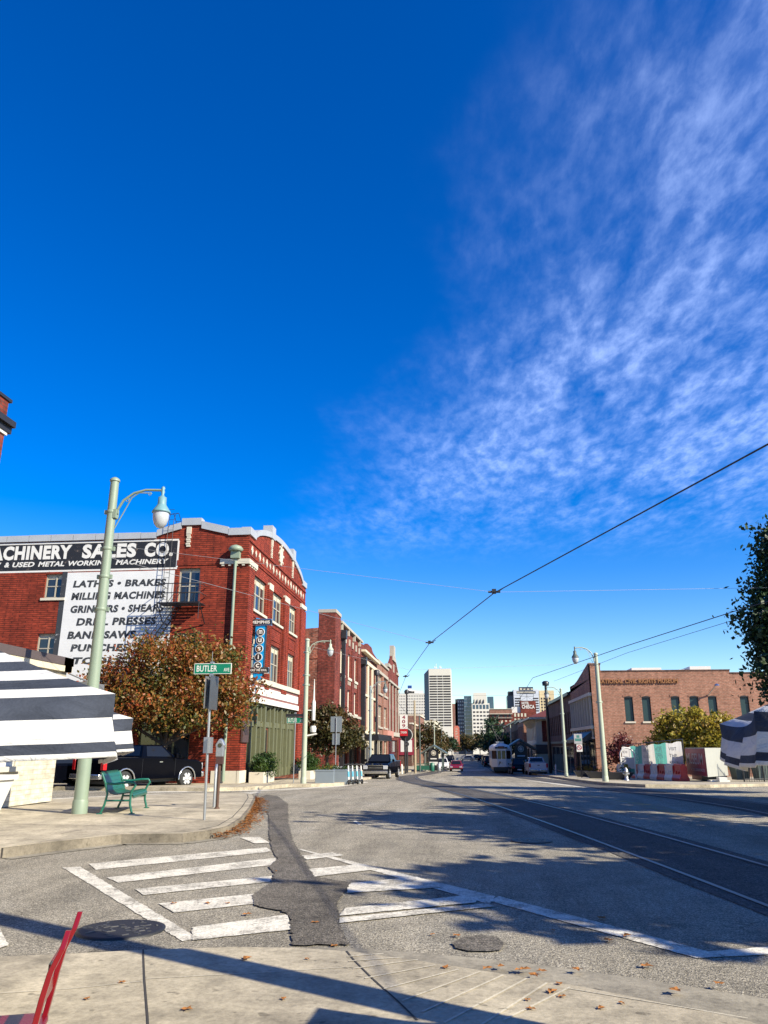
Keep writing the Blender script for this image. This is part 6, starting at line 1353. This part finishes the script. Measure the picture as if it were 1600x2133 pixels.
shade('leafy street tree shading the crossing from the near corner', 12.7, 4.9, 21, .95, 4400); shade('leafy street tree shading the crosswalk edge', 12.9, 9.6, 22, 1.05, 5000); shade('leafy street tree shading the tram rails', 12.6, 14.0, 23, 1.15, 5400)
shade('leafy street tree shading the road beyond the second manhole', 13.2, 18.6, 24, 1.0, 4600); shade('leafy street tree shading the rails farther up', 13.6, 22.8, 26, .95, 4200); shade('leafy street tree shading the lane before the green lamp pole', 14.6, 27.6, 27, .95, 4200); shade('leafy street tree shading the far side of the crossing', 17.5, 25.5, 25, 1.1)
# yellow crape myrtles, purple shrub
for i, (x, y, s, lab) in enumerate([(15.0, 61.2, 1.05, 'yellow green shrub behind the first banners'), (16.2, 59.6, 1.1, 'yellow leaved shrub in the middle of the thicket behind the banners'), (17.7, 58.6, 1.0, 'yellow brown shrub nearest the angled museum sign')]):
    tree('flowering_shrub', lab, x, y, prof(y) + .1, [(0, 0, 3.2 * s, 1.25, 1.1, 1.2), (-.8, 0, 2.5, .9, .9, 1.0), (.8, .1, 2.6, 1.0, .9, 1.1), (0, -.3, 1.7, 1.3, .9, .9), (.2, 0, 4.2 * s, .6, .6, .55), (-.5, 0, 3.9 * s, .5, .5, .5)], 4200, .13, M['leafY'], 1.0, .06, 30 + i, 20, .25, 'shrub', group='yellow shrubs behind the banner fence', stems=4)
tree('flowering_shrub', 'purple leaved shrub against the museum corner', 13.2, 72.2, prof(72) + .1, [(0, 0, 2.3, 1.0, 1, 1.1), (.7, 0, 1.8, .8, .8, .9), (-.6, 0, 1.6, .7, .7, .8), (.3, 0, 3.2, .5, .5, .6)], 2200, .12, M['leafR'], .8, .05, 40, 20, .25, 'shrub', stems=3)
for k, (pt, l) in enumerate(SHR):
    bl = [(.05, -l * .25, .95, .55, l * .3, .5), (.1, l * .12, 1.0, .6, l * .32, .55), (.25, 0, .62, .45, l * .42, .35)] if k == 0 else [(0, -.3, 1.05, .65, .9, .65), (.1, .3, .9, .6, .8, .6)]
    leafobj('shrub', leaves(bl, 4200, .055, 50 + k, 20, .11, .5), M['leafS'], pt)
tree('pavement_bush', 'low dark bush behind the round shrub', -9.9, 57.2, prof(57) + .1, [(0, 0, .5, .8, .6, .45)], 900, .08, M['leafS'], .3, .03, 61, 20, .14, 'bush')
# trees far down the street
for i, (x, y, h, r, m, lab) in enumerate([(-7.6, 152, 8.2, 3.0, 'leafB', 'bronze street tree beyond the trolley shelter'), (-6.6, 176, 7.5, 2.6, 'leafB', 'second bronze street tree beyond the trolley shelter'), (5.8, 190, 10.5, 3.2, 'leafG', 'olive tree rising behind the trolley roof'), (6.2, 160, 6.5, 2.6, 'leafG', 'dark tree behind the parked cars by the trolley'), (-1.2, 330, 9.5, 4.6, 'leafB', 'bare brownish tree closing the street'), (5.0, 345, 10, 5.0, 'leafB', 'brownish tree beside the glass office at the street end'), (-6.0, 300, 8, 3.0, 'leafG', 'dark tree under the salmon theatre sign'), (8.0, 290, 9, 4, 'leafG', 'dark tree in front of the brick block')]):
    s = r / 3; tree('street_tree', lab, x, y, prof(y), [(0, 0, h * .72, r * .8, r * .8, h * .26), (-r * .5, 0, h * .5, r * .6, r * .6, h * .2), (r * .5, 0, h * .52, r * .6, r * .6, h * .22)], 1500, .3 * max(1, s), M[m], h * .35, .18, 70 + i, 18, .5 * max(1, s), group='trees far down the street')
# ================================================================ the patio: umbrellas, chair, leaves
def umbrella(label, corner, rot, half, rim=1.735, val=.155, rise=.62, seed=0, flare=.03):
    "square market umbrella; corner is the world position of its local (+half,-half) corner"
    c, s = math.cos(rot), math.sin(rot); lx, ly = half, -half
    cx, cy = corner[0] - (c * lx - s * ly), corner[1] - (s * lx + c * ly)
    t = thing('striped_umbrella', label, 'umbrella', (cx, cy, .034), rot, 'navy and white striped patio umbrellas'); rim -= .034
    rr = random.Random(seed); st = .062; K = 14
    def ring(d, z, wav):      # d half-size
        pts = []
        for e in range(4):
            for i in range(K):
                f = -1 + 2 * i / K; p = [(f, -1), (1, f), (-f, 1), (-1, -f)][e]; sag = (1 - f * f)
                x, y = p[0] * d, p[1] * d; nx, ny = [(0, -1), (1, 0), (0, 1), (-1, 0)][e]; q = wav * math.sin(f * 9 + e * 2 + seed) * sag
                pts.append((x + nx * q * .8 - nx * .05 * sag * d * (wav == 0), y + ny * q * .8 - ny * .05 * sag * d * (wav == 0), z + q * .25 - (0.03 * sag * d / half if wav == 0 else .03 * sag)))
        return pts
    nR = int(half / st); rings = []; mats = []
    for i in range(nR + 1):
        f = i / nR; d = half * f + .015; rings.append(ring(d, rim + rise * (1 - f) ** 1.12, 0.0)); mats.append(i % 2)
    base = nR % 2
    hs2 = [(.0, 0), (.062, 0), (.124, 1), (.150, 0), (val + .008, 1)]
    seq = [0, 1, 0, 1]
    for j, (dz, _) in enumerate(hs2[1:]): rings.append(ring(half + flare * dz / val * 1.0, rim - dz, (.016 + .022 * dz / val)))
    n = 4 * K; v = [p for r_ in rings for p in r_]; f = []; mt = []
    for i in range(len(rings) - 1):
        for k in range(n):
            f.append((i * n + k, i * n + (k + 1) % n, (i + 1) * n + (k + 1) % n, (i + 1) * n + k))
        mt += [((nR - i) % 2) if i < nR else [0, 1, 0, 1][0] if i == nR else [1, 0, 1][min(2, i - nR - 1)]] * n
    # valance from the rim: navy, white, navy, white hem
    mt2 = []
    for i in range(len(rings) - 1):
        if i < nR: m_ = 1 if (nR - 1 - i) % 2 == 0 else 0
        else: m_ = [0, 1, 0, 1][min(3, i - nR)]
        mt2 += [m_] * n
    mb = MB(); mb.add(v, f, 0, True); mb.m = mt2
    cn = mb.build('canopy', [M['navy'], M['canvas']], t); sd = cn.modifiers.new('cloth', 'SOLIDIFY'); sd.thickness = .004
    MB().tube([(0, 0, 0), (0, 0, rim + rise + .06)], .022, 10).lathe([(.03, rim + rise), (.04, rim + rise + .05), (.01, rim + rise + .1)], 10).build('pole', M['dark'], t)
    for e in range(4):
        a = math.pi / 4 + e * math.pi / 2; MB().tube([(.03 * math.cos(a), .03 * math.sin(a), rim + rise - .03), (half * 1.38 * math.cos(a), half * 1.38 * math.sin(a), rim - .02)], .01, 6).tube([(.02 * math.cos(a), .02 * math.sin(a), rim + .12), (half * .75 * math.cos(a), half * .75 * math.sin(a), rim + rise * .45)], .008, 6).build('rib', M['dark'], t)
    MB().lathe([(.27, 0), (.27, .05), (.06, .09), (.04, .3)], 18).build('base', M['iron'], t)
    return t
umbrella('navy and white striped umbrella nearest us over the patio edge', (-.972, 2.07), R(26), .9, rise=.42, seed=1)
umbrella('navy and white striped umbrella partly hidden behind the nearest umbrella', (-1.74, 3.97), R(29), .9, rise=.42, seed=2)
umbrella('navy and white striped umbrella in shade at the kerb under the tall tree', (2.43, 2.31), R(-13), .77, rim=1.705, rise=.36, seed=3)
# red chair
t = thing('patio_chair', 'glossy red metal patio chair with tall slatted back', 'chair', (-2.12, 3.74, .034), R(0))
t.location = (-1.99, 3.42, .034); t.rotation_euler = (0, 0, R(-160))
cp_ = [(-.20, .44), (-.215, .52), (-.23, .61), (-.25, .70), (-.285, .78), (-.30, .845)]
for y in (-.19, .19):
    mb = MB(); v = []; f = []
    for i, (x, z) in enumerate(cp_):
        w = (.028, .03, .03, .027, .022, .006)[i]
        v += [(x - .011, y - w, z), (x + .011, y - w, z), (x + .011, y + w, z), (x - .011, y + w, z)]
    for i in range(len(cp_) - 1):
        for k in range(4): f.append((i * 4 + k, i * 4 + (k + 1) % 4, i * 4 + 4 + (k + 1) % 4, i * 4 + 4 + k))
    mb.add(v, f, 0, False); mb.poly(v[:4]); mb.poly(v[-4:]); mb.build('back_upright', M['chair'], t, None, 0, .003)
for z, x in ((.56, -.22), (.67, -.24)): MB().box(x - .006, x + .004, -.17, .17, z, z + .05).build('back_slat', M['chair'], t)
sp_ = [(.24 * math.cos(a) * (1.0), .23 * math.sin(a)) for a in [i * math.pi / 12 for i in range(24)]]
se = [(max(-.22, min(.22, x * 1.25)), max(-.22, min(.22, y * 1.25))) for x, y in sp_]
MB().prism(se, lambda u, w, d: (u, w, d), .425, .448).build('seat', M['chair'], t, None, 0, .01)
for x, y in ((.19, -.19), (.19, .19), (-.19, -.19), (-.19, .19)): MB().tube([(x, y, .43), (x * 1.2, y * 1.12, 0)], .013, 8).build('leg', M['chair'], t)
# drift of leaves in the kerb by the corner
rng = np.random.default_rng(8)
path = [Vector((p[0], p[1])) for p in lk[4:10]]
def litter(n, fn, size, seed, name, label=None):
    r = random.Random(seed); V = []
    for _ in range(n):
        x, y, z = fn(r); s = size * r.uniform(.6, 1.3); a = r.uniform(0, 6.28); ti = r.uniform(-.5, .5); c, s_ = math.cos(a), math.sin(a)
        for u, w, q in ((-1, 0, 0), (-.1, -.55, .25), (1, 0, 0), (-.1, .55, .25)): V.append((x + (u * c - w * s_) * s, y + (u * s_ + w * c) * s, z + (q + ti * u * .5 + .35) * s * .7))
    return leafobj(name, np.array(V), M['litter'])
def along(r):
    k = min(len(path) - 2, int(r.triangular(0, len(path) - 1, len(path) * .62))); a, b = path[k], path[k + 1]; q = a.lerp(b, r.random()); n = Vector((b.y - a.y, a.x - b.x)).normalized()
    if n.dot(Vector((1, -1))) < 0: n = -n
    d = abs(r.gauss(0, .15)) + .06; q = q + n * d; return q.x, q.y, prof(q.y) + .01 + max(0, .10 - d * .25) * r.random()
o = litter(1200, along, .045, 3, 'fallen_leaves'); o['kind'] = 'stuff'; o['label'] = 'drift of brown leaves in the gutter of the corner kerb'; o['category'] = 'leaves'
spots = [(-0.36, 7.54), (-0.15, 7.51), (0.71, 7.80), (1.32, 7.66), (1.23, 8.37), (1.14, 7.47), (0.50, 5.88), (0.56, 5.79), (0.92, 5.69), (0.77, 5.58), (0.36, 6.40), (0.42, 6.25), (0.19, 6.47), (0.33, 5.69), (0.34, 5.52), (1.33, 6.00), (0.33, 6.39), (0.57, 6.07), (0.74, 6.43), (1.28, 6.69), (1.66, 6.18), (-1.23, 5.55), (-1.78, 5.29), (-1.27, 6.52), (-1.74, 6.47), (-2.13, 6.66), (-3.12, 8.64), (-2.57, 10.88), (-2.21, 8.19), (-1.48, 7.90), (-2.77, 8.68), (-2.56, 8.70), (-1.15, 7.05), (-2.36, 6.61), (-0.21, 6.39), (0.09, 6.40), (0.48, 6.37), (-2.49, 5.42), (-2.42, 5.79), (-2.67, 10.19)]
for i, (x, y) in enumerate(spots):
    r = random.Random(100 + i); s = .045 * r.uniform(.6, 1.35)
    mb = MB(); a0 = r.uniform(0, 6.28); pts = []
    for k in range(10):
        a = a0 + k * math.pi / 5; rr_ = s * (1.0 if k % 2 == 0 else .5) * r.uniform(.75, 1.1); pts.append((rr_ * math.cos(a), rr_ * math.sin(a), s * .25 * abs(math.sin(a * 1.5 + i)) + .003))
    v = [(0, 0, .006)] + pts; mb.add(v, [(0, k + 1, (k + 1) % 10 + 1) for k in range(10)])
    inside = y < 6.6
    o = mb.build('fallen_leaf', M['litter'], None, (x, y, (.037 if inside else .012))); tag(o, 'dry brown leaf lying on the pavement or road near the crosswalk', 'leaf', 'single leaves scattered on the ground')
